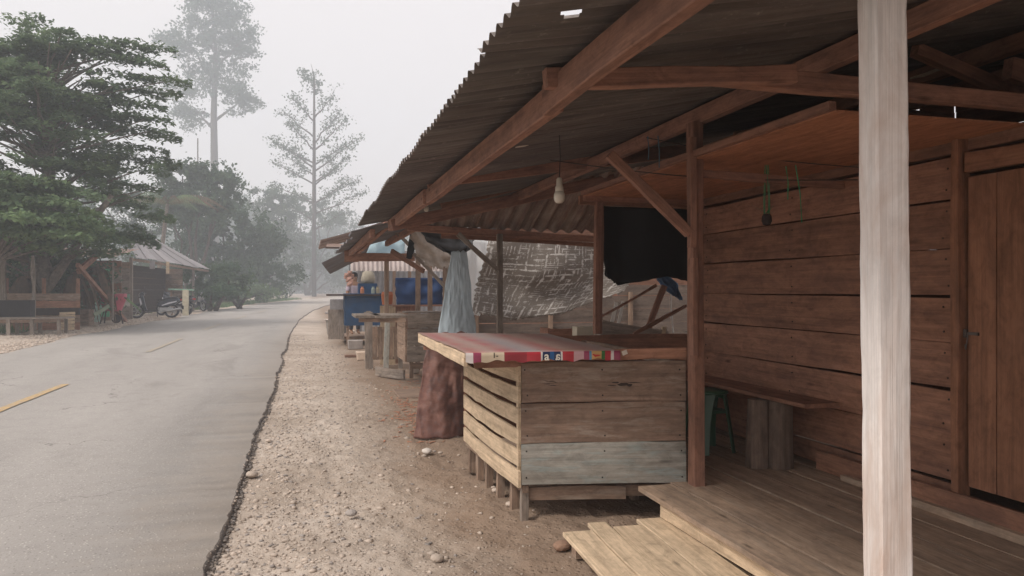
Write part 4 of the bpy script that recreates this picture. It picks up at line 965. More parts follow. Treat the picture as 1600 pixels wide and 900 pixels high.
for px, yy, top, Yp in ((653, 500, 400, 14.2), (604, 500, 405, 15.2), (696, 500, 415, 12.8), (672, 500, 405, 15.0)):
    c = PY(px, yy, Yp); t_ = PY(px, top, Yp); board('frame_post', (c.x, c.y, 0), (c.x, c.y, t_.z), .085, .07, M_board, S2, up=(1, 0, 0), cham=.004)
# its planked counter
z2t = PY(640, 487, 13).z
K2 = thing('plank_counter', 'weathered plank counter of the second stall behind the rusty rolled sheet', 'counter', PY(660, 575, 12.9))
def zat(py, Y, px=660): return PY(px, py, Y).z
for (y0, y1) in ((489, 513), (513, 541), (541, 566)):
    a = PY(637, (y0+y1)/2, 12.9); b = PY(745, (y0+y1)/2, 12.9); b.z = a.z; w = zat(y0, 12.9)-zat(y1, 12.9)
    board('front_board', a, b, w-.008, .03, M_grey, K2, seg=5, rough=.006, cham=.003)
    a2 = PY(636, (y0+y1)/2, 12.9); b2 = Vector((a2.x-.02, a2.y+1.2, a2.z)); board('side_board', a2+Vector((-.01, .03, 0)), b2, w-.008, .03, M_board, K2, seg=3)
a = PY(640, 572, 12.95); b = PY(745, 572, 12.95); b.z = a.z; board('front_board', a, b, .10, .03, M_board, K2)
for px in (640, 742): c = PY(px, 560, 13.0); board('leg', (c.x+.03, c.y, 0), (c.x+.03, c.y, .9), .06, .06, M_board, K2, up=(0, 1, 0))
board('top_board', PY(634, 488, 12.95)+Vector((0, 0.25, 0)), PY(745, 488, 12.95)+Vector((0, 0.25, 0)), .5, .025, M_grey, K2, up=(0, 1, 0))
# tall open table with two legs
T2 = thing('plank_table', 'tall narrow plank table on splayed grey legs beside the verge', 'table', PZ(590, 578, 0))
zt = 1.09
a = PZ(559, 495, zt); b = PZ(637, 495, zt); fa = a+Vector((.0, .9, 0)); 
board('top_plank', a.lerp(b, .22)+Vector((0, .0, 0)), a.lerp(b, .22)+Vector((0, 1.1, 0)), .38, .04, M_grey, T2, up=(1, 0, 0), cham=.004)
board('top_plank', a.lerp(b, .70), a.lerp(b, .70)+Vector((0, 1.1, 0)), .50, .04, M_grey, T2, up=(1, 0, 0), cham=.004)
board('apron', a+Vector((.02, .05, -.05)), b+Vector((-.02, .05, -.05)), .07, .03, M_board, T2)
l1 = PZ(577, 574, 0); l2 = PZ(603, 583, 0)
board('leg', l1+Vector((0, 0, -.02)), Vector((l1.x-.02, l1.y, zt-.03)), .15, .07, M_grey, T2, up=(1, 0, 0), cham=.004)
board('leg', l2+Vector((0, 0, -.02)), Vector((l2.x+.06, l2.y+.3, zt-.03)), .09, .06, M_bluegrey, T2, up=(1, 0, 0), cham=.004)
board('leg', l1+Vector((.05, .9, 0)), Vector((l1.x+.05, l1.y+.9, zt-.03)), .08, .06, M_grey, T2, up=(1, 0, 0)); board('leg', l2+Vector((.35, .8, 0)), Vector((l2.x+.35, l2.y+.8, zt-.03)), .08, .06, M_grey, T2, up=(1, 0, 0))
# slatted low crate under the table
LC = thing('slatted_box', 'low box of upright brown slats under the tall plank table', 'box', PZ(605, 570, 0))
for k in range(6):
    px = 588+k*8.5; a = PZ(px, 570, .08); board('slat', (a.x, a.y+.3, .16), (a.x, a.y+.3, .78), .09, .02, M_board, LC, up=(1, 0, 0))
a = PZ(586, 570, .08); b = PZ(634, 570, .08); board('rail', a+Vector((0, .33, .1)), b+Vector((0, .33, .1)), .06, .03, M_board, LC); board('rail', a+Vector((0, .33, .62)), b+Vector((0, .33, .62)), .06, .03, M_board, LC)
o = board('loose_plank', PZ(588, 580, .07), PZ(632, 586, .07), .16, .04, M_grey, None, cham=.003); tag(o, 'short grey plank lying on edge at the foot of the tall table', 'plank')
# stepping slabs and blocks on the verge
def block(px, py, Lx, Ly, h, label, mat, rz=0):
    c = PZ(px, py, 0); b = bmesh.new(); bmesh.ops.create_cube(b, size=1)
    bmesh.ops.scale(b, vec=(Lx, Ly, h), verts=b.verts); bmesh.ops.bevel(b, geom=b.edges[:], offset=.012, segments=1, affect='EDGES')
    for v in b.verts: v.co += Vector((mnoise.noise(v.co*9+Vector((px, 0, 0))), mnoise.noise(v.co*8+Vector((0, py, 0))), 0))*.02
    me = bpy.data.meshes.new('block'); b.to_mesh(me); b.free()
    o = link('block', me, mat, None, Matrix.Translation(c+Vector((0, Ly/2, h/2-.01))) @ Matrix.Rotation(rz, 4, 'Z')); return tag(o, label, 'block', 'blocks on the verge')
block(566, 562, .22, .3, .17, 'pale block standing next to the tall table leg', plain('pale_block', (.55, .44, .35), .9))
block(556, 545, .35, .35, .22, 'grey brown block behind the pale block', M_stoneg)
block(551, 532, .5, .4, .05, 'flat slab lying near the blue counter', M_stone)
block(548, 558, .25, .12, .06, 'small dark brick lying left of the pale block', plain('dark_brick', (.2, .12, .09), .9))
block(545, 520, .4, .4, .08, 'flat stepping slab in front of the blue counter', M_stone)
block(655, 622, .55, .9, .03, 'brown flat board lying on the earth left of the rusty sheet', wood('flat_board', (.34, .24, .18)))
block(648, 582, .16, .14, .08, 'pale stone beneath the plank counter', M_stone)
block(524, 490, 1.2, 1.2, .10, 'grey rubble slab at the road edge before the wooden barrel', M_stoneg)

# ------------------------------------------------------------------ THIRD STALL, blue counter, person
Y3 = 21.5
S3 = thing('third_stall', 'far stall with pale scalloped awning and grey corrugated back wall', 'stall', PY(600, 500, 23))
c0 = PY(548, 416, Y3-1); c1 = PY(700, 416, Y3-1)
corr_sheet('awning_sheet', Vector((c0.x, c0.y, c0.z-.12)), (0, .25, 1), (1, 0, 0), .30, c1.x-c0.x, plain('pinkish_sheet', (.50, .44, .42), .7, .2, 3), S3, pitch=.12, amp=.02, rows=2)
c0 = PY(556, 440, Y3+2.5); c1 = PY(705, 440, Y3+2.5)
corr_sheet('back_wall', Vector((c0.x, c0.y, .2)), (0, 0, 1), (1, 0, 0), 2.5, c1.x-c0.x, plain('grey_zinc_wall', (.33, .33, .34), .6, .25, 3), S3, pitch=.16, amp=.03, rows=2)
for px in (577, 616, 640): c = PY(px, 450, Y3+1.5); board('frame_post', (c.x, c.y, 0), (c.x, c.y, 2.4), .09, .07, M_board, S3, up=(1, 0, 0))
cc0 = PY(512, 372, Y3+5)
corr_sheet('roof_sheet', PY(501, 374, Y3)+Vector((0, 0, -.05)), (1, 0, .32), (0, 1, 0), 2.2, 4.0, M_rusty, S3, pitch=.15, amp=.03, rows=4)
corr_sheet('roof_sheet', PY(503, 412, 17.2), (1, -.1, .55), (.1, .9, -.12), 1.1, 1.5, M_zincdk, S3, pitch=.11, amp=.02, rows=3)
corr_sheet('roof_sheet', PY(505, 384, 18.0)+Vector((.05, 0, -.05)), (1, -.2, .03), (-.1, 1, .1), 1.3, 1.6, M_rusty, S3, pitch=.15, amp=.025, rows=3)
for yy in (): board('frame_post', (1.0, yy+1, 0), (1.0, yy+1, 2.35), .1, .08, M_board, S3, up=(1, 0, 0))
cloth('blue_tarp', [[PY(618, 434, 17.5), PY(692, 434, 17.5)], [PY(618, 455, 17.5), PY(692, 455, 17.5)], [PY(620, 476, 17.5), PY(692, 477, 17.5)]], plain('blue_tarpaulin', (.012, .04, .12), .6, .3, 3), 'dark blue tarpaulin hung across the back of the second stall', 'tarpaulin', .04, 20, 12, 4, 2)
cloth('light_blue_tarp', [[PY(590, 358, 16.4), PY(630, 362, 16.4)], [PY(580, 378, 16.4), PY(632, 380, 16.4)], [PY(572, 397, 16.4), PY(632, 397, 16.4)]], trans_mat('light_blue_plastic', (.60, .74, .80), .55), 'pale blue plastic sheet showing in the gap under the second stall roof', 'plastic sheet', .06, 20, 12, 4, 6)
BL = thing('blue_counter', 'blue painted counter where the shopkeeper stands at the roadside', 'counter', PY(560, 510, 21))
mb = plain('blue_paint', (.015, .055, .13), .6, .25, 3, dirt=((.05, .06, .08), .4))
a = PY(539, 461, 20.5); b = PY(600, 461, 20.5)
m = MB(); m.box(((a.x+b.x)/2, 21.0, (a.z-.06+.45)/2+.1), (b.x-a.x, 1.0, a.z-.06-.45)); m.build('blue_panel', mb, BL)
board('top_board', (a.x-.45, 21, a.z), (b.x+.1, 21, a.z), 1.15, .04, M_dark, BL, up=(0, 1, 0))
board('side_panel', (a.x-.2, 21.2, .95), (a.x-.2, 21.2, .15), .42, .04, M_grey, BL, up=(1, 0, 0))
for x in (a.x+.08, b.x-.08): board('leg', (x, 20.6, 0), (x, 20.6, .6), .07, .06, M_board, BL, up=(1, 0, 0))
m = MB(); c = PY(574, 446, 21.3); m.box((c.x, c.y, a.z+.16), (.5, .4, .30)); m.build('blue_crate', mb, None); o = bpy.context.scene.objects[-1]; tag([q for q in bpy.data.objects if q.name == 'blue_crate'][0], 'dark blue crate standing on the blue counter', 'crate')
m = MB(); m.lathe([(0, 0), (.16, 0), (.2, .1), (.15, .3), (.05, .36), (0, .36)], 12, M=Matrix.Translation((c.x+.02, c.y, a.z+.312))); o = m.build('sack', plain('yellowish_sack', (.33, .30, .24), .9), None, None, True); tag(o, 'pale yellowish sack standing on the dark blue crate', 'sack')
# basket (round wooden tub) with white lid cloth
bk = PZ(526, 526, 0); BK = thing('wooden_tub', 'round grey tub with a pale cloth on top before the blue counter', 'tub', bk)
m = MB(); m.lathe([(0, 0), (.25, 0), (.29, .1), (.31, .27), (.32, .28), (.32, .33), (.33, .5), (.35, .52), (.35, .54), (.3, .52), (0, .5)], 18, M=Matrix.Translation(bk)); m.build('tub', plain('grey_tub', (.22, .20, .18), .8, .3, 5, b=.4), BK)
m = MB(); m.lathe([(0, .64), (.1, .63), (.2, .59), (.3, .555), (.4, .545), (.38, .535), (0, .535)], 14, M=Matrix.Translation(bk)); m.build('lid_cloth', plain('tub_cloth', (.6, .54, .5), .9, .2), BK, None, True)
bk2 = PZ(531, 507, 0); m = MB(); m.lathe([(0, 0), (.36, 0), (.36, 1.05), (.34, 1.08), (0, 1.08)], 16, M=Matrix.Translation(bk2+Vector((-.05, 0, 0)))); o = m.build('barrel', plain('grey_barrel', (.15, .14, .14), .7, .3, 4)); tag(o, 'grey barrel standing at the road end of the blue counter', 'barrel')
# hanging snack packets (one bunch, each a packet)
SN = thing('snack_bunch', 'pinkish bunch of snack packets hanging over the blue counter', 'snack packets', PY(545, 436, 20.6))
mp_ = plain('pink_packet', (.42, .25, .20), .5, .3, 9)
for k in range(12):
    c = PY(546+random.uniform(-5, 5), 426+k*1.7, 20.6+random.uniform(-.05, .05)); mm = MB()
    mm.add([c+Vector((sx*.06, sy*.02, sz*.05)) for sx, sy, sz in ((-1, 0, -1), (1, 0, -1), (1, 0, 1), (-1, 0, 1), (0, -1.5, 0), (0, 1.5, 0))], [(0, 1, 4), (1, 2, 4), (2, 3, 4), (3, 0, 4), (1, 0, 5), (2, 1, 5), (3, 2, 5), (0, 3, 5)]); mm.build('packet', mp_, SN)
rope('snack_string', [PY(546, 405, 20.6), PY(546, 428, 20.6)], .01, M_wire, 'dark string holding the snack packets over the blue counter', 'string')
# small jars on the counter
for k, (px, c_) in enumerate(((566, (.5, .2, .1)), (583, (.3, .35, .3)), (590, (.35, .3, .2)))):
    c = PY(px, 461, 20.8); m = MB(); m.lathe([(0, 0), (.05, 0), (.05, .14), (.03, .17), (.035, .2), (0, .2)], 10, M=Matrix.Translation((c.x, c.y, a.z+.022))); o = m.build('jar', plain('jar_%d' % k, c_, .3)); tag(o, ['reddish jar left on the blue counter', 'greenish jar in the middle of the blue counter', 'brown jar at the right of the blue counter'][k], 'jar')
m = MB(); c = PY(605, 462, 15.6); m.lathe([(0, 0), (.10, 0), (.12, .2), (.10, .26), (0, .27)], 12, M=Matrix.Translation((c.x, c.y, 1.19))); o = m.build('orange_pot', plain('orange_pot', (.38, .12, .05), .6)); tag(o, 'small orange-brown pot on the pale upright box behind the table', 'pot')
UB = thing('upright_box', 'pale upright wooden box behind the tall plank table', 'box', PY(605, 540, 15.5))
c = PY(605, 480, 15.5); board('box_side', (c.x, 15.4, 0), (c.x, 15.4, 1.18), .30, .03, M_pale, UB, up=(1, 0, 0)); board('box_side', (c.x+.38, 15.45, .45), (c.x+.38, 15.45, 1.18), .46, .03, M_beam, UB, up=(1, 0, 0)); board('box_side', (c.x+.15, 15.6, 0), (c.x+.15, 15.6, 1.18), .30, .03, M_wall, UB, up=(1, 0, 0))
board('shelf_board', (c.x+.1, 15.5, 1.17), (c.x+1.2, 15.5, 1.17), .25, .03, M_beam, UB, up=(0, 1, 0))
# person behind the counter
def skin_body(name, verts, edges, radii, mat, parent, sub=2):
    me = bpy.data.meshes.new(name); me.from_pydata(verts, edges, []); o = bpy.data.objects.new('tmp', me); col.objects.link(o)
    o.modifiers.new('s', 'SKIN'); sv = me.skin_vertices[0].data
    for i, r in enumerate(radii): sv[i].radius = r if isinstance(r, tuple) else (r, r)
    sv[0].use_root = True
    s = o.modifiers.new('u', 'SUBSURF'); s.levels = sub; s.render_levels = sub
    dg = bpy.context.evaluated_depsgraph_get(); nm = bpy.data.meshes.new_from_object(o.evaluated_get(dg)); bpy.data.objects.remove(o)
    nm.polygons.foreach_set('use_smooth', [True]*len(nm.polygons)); return link(name, nm, mat, parent, W[parent].copy())
pc = PY(553, 470, 22.4); PE = thing('person', 'person with dark hair in a pale lavender shirt standing behind the blue counter', 'person', (pc.x, 22.1, .22), R_(200))
sk_ = plain('skin', (.30, .17, .11), .6, .1)
body = [(0, 0, .92), (0, 0, 1.12), (0, 0, 1.32), (0, .0, 1.43), (0, .01, 1.50), (0, .02, 1.58), (0, .02, 1.66), (.17, 0, 1.38), (.24, .04, 1.14), (.20, .22, 1.02), (.17, .31, 1.02), (-.17, 0, 1.38), (-.24, .04, 1.14), (-.20, .22, 1.02), (-.17, .31, 1.02), (.10, 0, .86), (.10, .02, .48), (.10, 0, .08), (.10, .12, .04), (-.10, 0, .86), (-.10, .02, .48), (-.10, 0, .08), (-.10, .12, .04)]
eds = [(0, 1), (1, 2), (2, 3), (3, 4), (4, 5), (5, 6), (3, 7), (7, 8), (8, 9), (9, 10), (3, 11), (11, 12), (12, 13), (13, 14), (0, 15), (15, 16), (16, 17), (17, 18), (0, 19), (19, 20), (20, 21), (21, 22)]
rad = [(.15, .11), (.14, .10), (.16, .11), (.11, .09), .05, (.075, .09), (.07, .085), .06, .045, .036, .03, .06, .045, .036, .03, .09, .06, .045, .035, .09, .06, .045, .035]
skin_body('body', body, eds, rad, sk_, PE)
skin_body('shirt', [(0, 0, .88), (0, 0, 1.12), (0, 0, 1.32), (0, 0, 1.43), (.17, 0, 1.385), (.235, .03, 1.2), (-.17, 0, 1.385), (-.235, .03, 1.2)], [(0, 1), (1, 2), (2, 3), (3, 4), (4, 5), (3, 6), (6, 7)], [(.17, .13), (.16, .12), (.18, .125), (.115, .095), .075, .06, .075, .06], plain('lavender_cloth', (.42, .36, .42), .9, .15, 8), PE)
skin_body('trousers', [(0, 0, .94), (.105, 0, .84), (.105, .02, .48), (.105, 0, .12), (-.105, 0, .84), (-.105, .02, .48), (-.105, 0, .12)], [(0, 1), (1, 2), (2, 3), (0, 4), (4, 5), (5, 6)], [(.16, .12), .105, .075, .06, .105, .075, .06], plain('dark_cloth', (.05, .05, .06), .9), PE)
m = MB(); m.lathe([(0, .125), (.05, .118), (.088, .085), (.1, .03), (.095, -.03), (.08, -.07), (.07, -.07), (.0, -.02)], 16, M=Matrix.Translation((0, -.015, 1.645))); m.build('hair', plain('black_hair', (.015, .012, .012), .5), PE, W[PE].copy(), True)
for s in (-1, 1):
    m = MB(); m.lathe([(0, -.008), (.01, 0), (0, .008)], 8, M=Matrix.Translation((s*.03, .105, 1.63))); m.build('eye', plain('eye_dark', (.03, .02, .02), .3), PE, W[PE].copy(), True)
m = MB(); m.add([(0, .11, 1.64), (-.012, .105, 1.605), (.012, .105, 1.605), (0, .128, 1.61)], [(0, 1, 3), (0, 3, 2), (1, 2, 3)]); m.build('nose', sk_, PE, W[PE].copy())
# floor under the person
o = board('stall_floor', (pc.x-.4, 22.2, .17), (pc.x+2.6, 22.2, .17), 1.6, .08, M_board, None, up=(0, 1, 0)); place(o, W[o], S3)
for k in (0, 1.2, 2.4):
    q = board('floor_stub', (pc.x+k, 21.9, 0), (pc.x+k, 21.9, .125), .1, .1, M_board, S3, up=(0, 1, 0))
# ------------------------------------------------------------------ ACROSS THE ROAD: huts, posts, benches
def prism_obj(name, mb_, mat, parent): return mb_.build(name, mat, parent, W[parent].copy())
H1 = thing('roadside_hut', 'plank hut across the road with a grey corrugated lean-to roof over the parked scooters', 'hut', (-9.5, 46, 0))
E0 = P(212, 402, 41); E1 = P(329, 421, 56); R0 = P(197, 360, 43.5); R1 = P(238, 371, 57)
nsh = 9
for i in range(nsh):
    a = E0.lerp(E1, i/nsh); b = E0.lerp(E1, (i+1.06)/nsh); ra = R0.lerp(R1, i/nsh); rb = R0.lerp(R1, (i+1.06)/nsh); k_ = random.uniform(-.06, .05)
    v = []; nu_, nv_ = 48, 4; up_ = (ra-a).cross(b-a).normalized(); up_ = -up_ if up_.z < 0 else up_
    for q in range(nv_+1):
        for p in range(nu_+1):
            lo_ = a.lerp(b, p/nu_); hi_ = ra.lerp(rb, p/nu_); t_ = q/nv_; t_ = t_ if q else k_*.3
            v.append(lo_.lerp(hi_, t_)+up_*(.015*math.cos(p/nu_*2*math.pi*8)+.02*(i % 2)-.05*math.sin(math.pi*q/nv_)))
    f = [(q*(nu_+1)+p, q*(nu_+1)+p+1, (q+1)*(nu_+1)+p+1, (q+1)*(nu_+1)+p) for q in range(nv_) for p in range(nu_)]
    Mx = frame(a, ra, up_); Mi = Mx.inverted(); link('roof_sheet', meshd('roof_sheet', [Mi @ p for p in v], f, True), M_zinc, H1, Mx)
xf = E0.x-1.3
wl = []
# end wall facing the viewer
yw = 42.2; wa = PY(177, 480, yw); wb = PY(203, 480, yw)
cols = [M_grey, M_grey, plain('dusty_white_band', (.50, .48, .44), .8, .2), plain('dull_green_band', (.20, .33, .26), .8, .3), M_grey, M_grey, M_grey, M_grey, M_board]
for i in range(9):
    z = .15+i*.32; board('wall_plank', (wa.x, yw, z), (wb.x, yw, z), .31, .04, cols[i], H1)
# back wall planks near black: the open front's shade put into their colour
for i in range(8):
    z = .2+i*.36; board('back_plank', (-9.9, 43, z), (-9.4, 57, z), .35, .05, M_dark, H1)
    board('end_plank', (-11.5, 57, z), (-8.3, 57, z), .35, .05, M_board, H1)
for (px, Yp) in ((205, 42.4), (302, 56)):
    c = PY(px, 470, Yp); board('hut_post', (c.x, Yp, 0), (c.x, Yp, 3.1), .16, .14, M_grey, H1, up=(0, 1, 0))
board('eave_beam', E0+Vector((-.15, .2, -.12)), E1+Vector((-.15, -.2, -.12)), .14, .1, M_board, H1)
c = PY(262, 420, 45); board('hanging_board', (c.x, 45, 2.35), (c.x, 45, 3.0), .16, .04, M_pale, H1, up=(1, 0, 0))
c = PY(238, 418, 45); board('hanging_sack', (c.x, 45, 2.6), (c.x, 45, 3.05), .26, .1, M_zinc, H1, up=(1, 0, 0))
# hut table with green top
T3 = thing('green_table', 'table with pale green top and cream panel between the parked scooters', 'table', PY(283, 485, 47))
a = PY(265, 452, 47); b = PY(302, 453, 47); board('table_top', a, b, .8, .08, plain('green_top', (.26, .42, .33), .7, .2), T3, up=(0, 1, 0))
c = PY(290, 470, 46.7); board('side_panel', (c.x, 46.7, 0), (c.x, 46.7, a.z-.04), .3, .3, plain('cream_panel', (.55, .5, .38), .8, .2), T3, up=(1, 0, 0)); c = PY(268, 470, 46.9); board('leg', (c.x, 46.9, 0), (c.x, 46.9, a.z-.04), .1, .1, M_board, T3, up=(1, 0, 0))
# brown shed to the left with green door
H2 = thing('brown_shed', 'low brown plank shed with a bright green door left of the hut across the road', 'shed', (-12, 40, 0))
yb = 40.5; x0 = PY(95, 450, yb).x; x1 = PY(190, 450, yb).x
for i in range(8):
    z = .18+i*.36; board('wall_plank', (x0, yb, z), (x1, yb, z), .35, .05, [M_board, M_wall, M_grey][i % 3], H2, seg=4)
x2 = PY(-80, 450, 38).x
for i in range(8):
    z = .18+i*.36; board('wall_plank', (x2, 38.6, z), (x0-.05, 39.4, z), .35, .05, [M_wall, M_board][i % 2], H2, seg=4)
corr_sheet('roof_sheet', (x0-8, 38.0, 2.95), (0, 1, .12), (1, 0, 0), 5, x1-x0+8.3, M_rusty, H2, pitch=.25, amp=.03, rows=3)
gd0 = PY(152, 420, 40.3); gd1 = PY(171, 462, 40.3); D2 = board('door', ((gd0.x+gd1.x)/2, 40.3, .2), ((gd0.x+gd1.x)/2, 40.3, gd0.z), gd1.x-gd0.x, .05, plain('green_door', (.12, .42, .22), .6, .2), H2, up=(1, 0, 0)); D2['label'] = 'bright green door'
c = PY(150, 480, 39.4); o = board('leaning_green_board', (c.x, 39.2, 0), (c.x+.15, 39.5, 1.5), .4, .05, plain('mint_paint', (.34, .48, .42), .7, .3), None, up=(1, 0, 0)); tag(o, 'pale green board leaning on the brown shed below the green door', 'board')
# wheelbarrow-like red tray
WBc = PY(176, 480, 37); WB = thing('red_wheelbarrow', 'dull red metal wheelbarrow tray on a stand beside the hut wall', 'wheelbarrow', (WBc.x, 37, 0))
z0 = PY(176, 482, 37).z+.15; m = MB()
prof = [(.34, .55), (.52, 1.05), (.56, 1.30), (.53, 1.31), (.50, 1.07), (.31, .58)]
v = []; f = []; n = 14
for (r, z) in prof:
    for k in range(n): a = k/n*6.283; v.append(Vector((WBc.x+r*math.cos(a)*1.05, 37+r*math.sin(a)*.8, z)))
for i in range(len(prof)-1):
    for k in range(n): f.append((i*n+k, i*n+(k+1) % n, (i+1)*n+(k+1) % n, (i+1)*n+k))
f.append(tuple(k for k in range(n))); m.add(v, f); m.build('tray', plain('dull_red_paint', (.34, .05, .075), .5, .2), WB, None, True)
m = MB(); m.tube([(WBc.x-.45, 36.8, .0), (WBc.x-.3, 36.9, .6), (WBc.x+.3, 36.9, .6), (WBc.x+.45, 36.8, .0)], .03); m.tube([(WBc.x-.4, 37.3, .0), (WBc.x-.3, 37.2, .6)], .03); m.build('stand', M_dark, WB)
m = MB(); m.lathe([(.0, -.04), (.12, -.04), (.19, -.05), (.2, 0), (.19, .05), (.12, .04), (0, .04)], 14, M=Matrix.Translation((WBc.x+.1, 37.2, .2)) @ Matrix.Rotation(R_(90), 4, 'X')); m.build('wheel', M_dark, WB)
o = board('slanted_pole', PY(121, 414, 31.0), PZ(197, 502, .02), .14, .12, M_wall, None, up=(0, 1, 0)); tag(o, 'dark timber pole leaning diagonally in front of the red tray', 'pole')
o = board('thin_pole', PY(177, 410, 35), PY(176, 500, 35), .06, .06, M_grey, None, up=(0, 1, 0)); tag(o, 'thin upright pale stick in front of the red tray', 'pole')
o = board('slanted_pole', PY(147, 492, 33.5), PY(170, 478, 34), .14, .06, plain('mossy_board', (.20, .24, .17), .9), None); tag(o, 'mossy board propped at the foot of the diagonal pole', 'board')
o = board('slanted_pole', PY(122, 425, 32), PY(152, 398, 33), .2, .12, M_beam, None); tag(o, 'brown slanting timber rising into the big tree above the shed', 'pole')
# bench/tables at the far left
def plank_table(px0, px1, py_top, py_bot, label, legs, ydep=None, dep=1.0, dk=False):
    z = 0; a = PZ(px0, py_bot, 0); b = PZ(px1, py_bot, 0); zt = PY((px0+px1)/2, py_top, a.y).z
    b = Vector((b.x, b.y, 0)); T = thing('plank_table', label, 'table', a.lerp(b, .5))
    for k in range(3): board('top_plank', Vector((a.x-.2, a.y+.15+k*dep/3, zt)), Vector((b.x+.2, a.y+.15+k*dep/3, zt)), dep/3-.015, .05, M_grey, T, up=(0, 1, 0), seg=4)
    for s in legs:
        x = a.x+(b.x-a.x)*s
        for yy in (a.y+.1, a.y+dep-.1): board('leg', (x, yy, -.02), (x, yy, zt-.03), .10, .08, M_grey, T, up=(1, 0, 0))
    board('apron', (a.x-.1, a.y+.12, zt-.09), (b.x+.1, a.y+.12, zt-.09), .10, .04, M_board, T)
    return T, a, zt
plank_table(-40, 83, 498, 525, 'long low plank table at the left edge across the road', (.0, .38, .66, .98))
T_, a_, zt_ = plank_table(88, 124, 491, 508, 'short low plank table right of the long one across the road', (.05, .95), dep=1.2)
c = PZ(104, 517, 0)
PN = thing('duckboard', 'pale slatted panel leaning against the short plank table', 'panel', c)
for k in range(6): board('slat', (c.x-.25, c.y+.02*k, .07+k*.11), (c.x+.25, c.y+.02*k, .09+k*.11), .095, .03, M_pale, PN)
for s in (-.2, .2): board('rail', (c.x+s, c.y+.05, 0), (c.x+s, c.y+.16, .68), .05, .03, M_grey, PN, up=(1, 0, 0))
BX = thing('wooden_chest', 'dark wooden chest under the short plank table', 'chest', PZ(118, 508, 0)); c = PZ(118, 510, 0)
for k in range(4): board('side_board', (c.x-.6, c.y+.1, .1+k*.17), (c.x+.45, c.y+.1, .1+k*.17), .16, .04, M_board, BX)
for k in range(4): board('end_board', (c.x+.45, c.y+.14, .1+k*.17), (c.x+.45, c.y+.9, .1+k*.17), .16, .04, M_board, BX)
for (px, tp, lb) in ((7, 385, 'thick pale post at the far left edge behind the long table'), (55, 400, 'slim bent post behind the long table')):
    a = PZ(px, 517, 0); t_ = PY(px-4, tp, a.y); o = board('wooden_post', a+Vector((0, .0, -.05)), t_, .2 if px < 20 else .11, .15 if px < 20 else .1, M_grey, None, up=(1, 0, 0), seg=5, rough=.02); tag(o, lb, 'post')
c = PZ(7, 522, 0); m = MB(); m.box((c.x, c.y+.6, PY(7, 487, c.y).z), (1.3, .5, .75)); o = m.build('dark_box', plain('dark_crate', (.035, .032, .035), .8), None); tag(o, 'dark box standing on the long low table at the left edge', 'box')
# low plank screen behind the table, junk
SC = thing('plank_screen', 'dark reddish plank screen behind the low tables across the road', 'fence', (-12, 31, 0)); a = PY(-70, 470, 31.5); b = PY(125, 470, 31.5)
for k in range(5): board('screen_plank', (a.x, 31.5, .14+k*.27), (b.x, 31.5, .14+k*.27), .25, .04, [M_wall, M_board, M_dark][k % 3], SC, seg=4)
for s in (.1, .4, .7, .98): x = a.x+(b.x-a.x)*s; board('screen_post', (x, 31.55, 0), (x, 31.55, 1.9), .1, .1, M_wall, SC, up=(0, 1, 0))

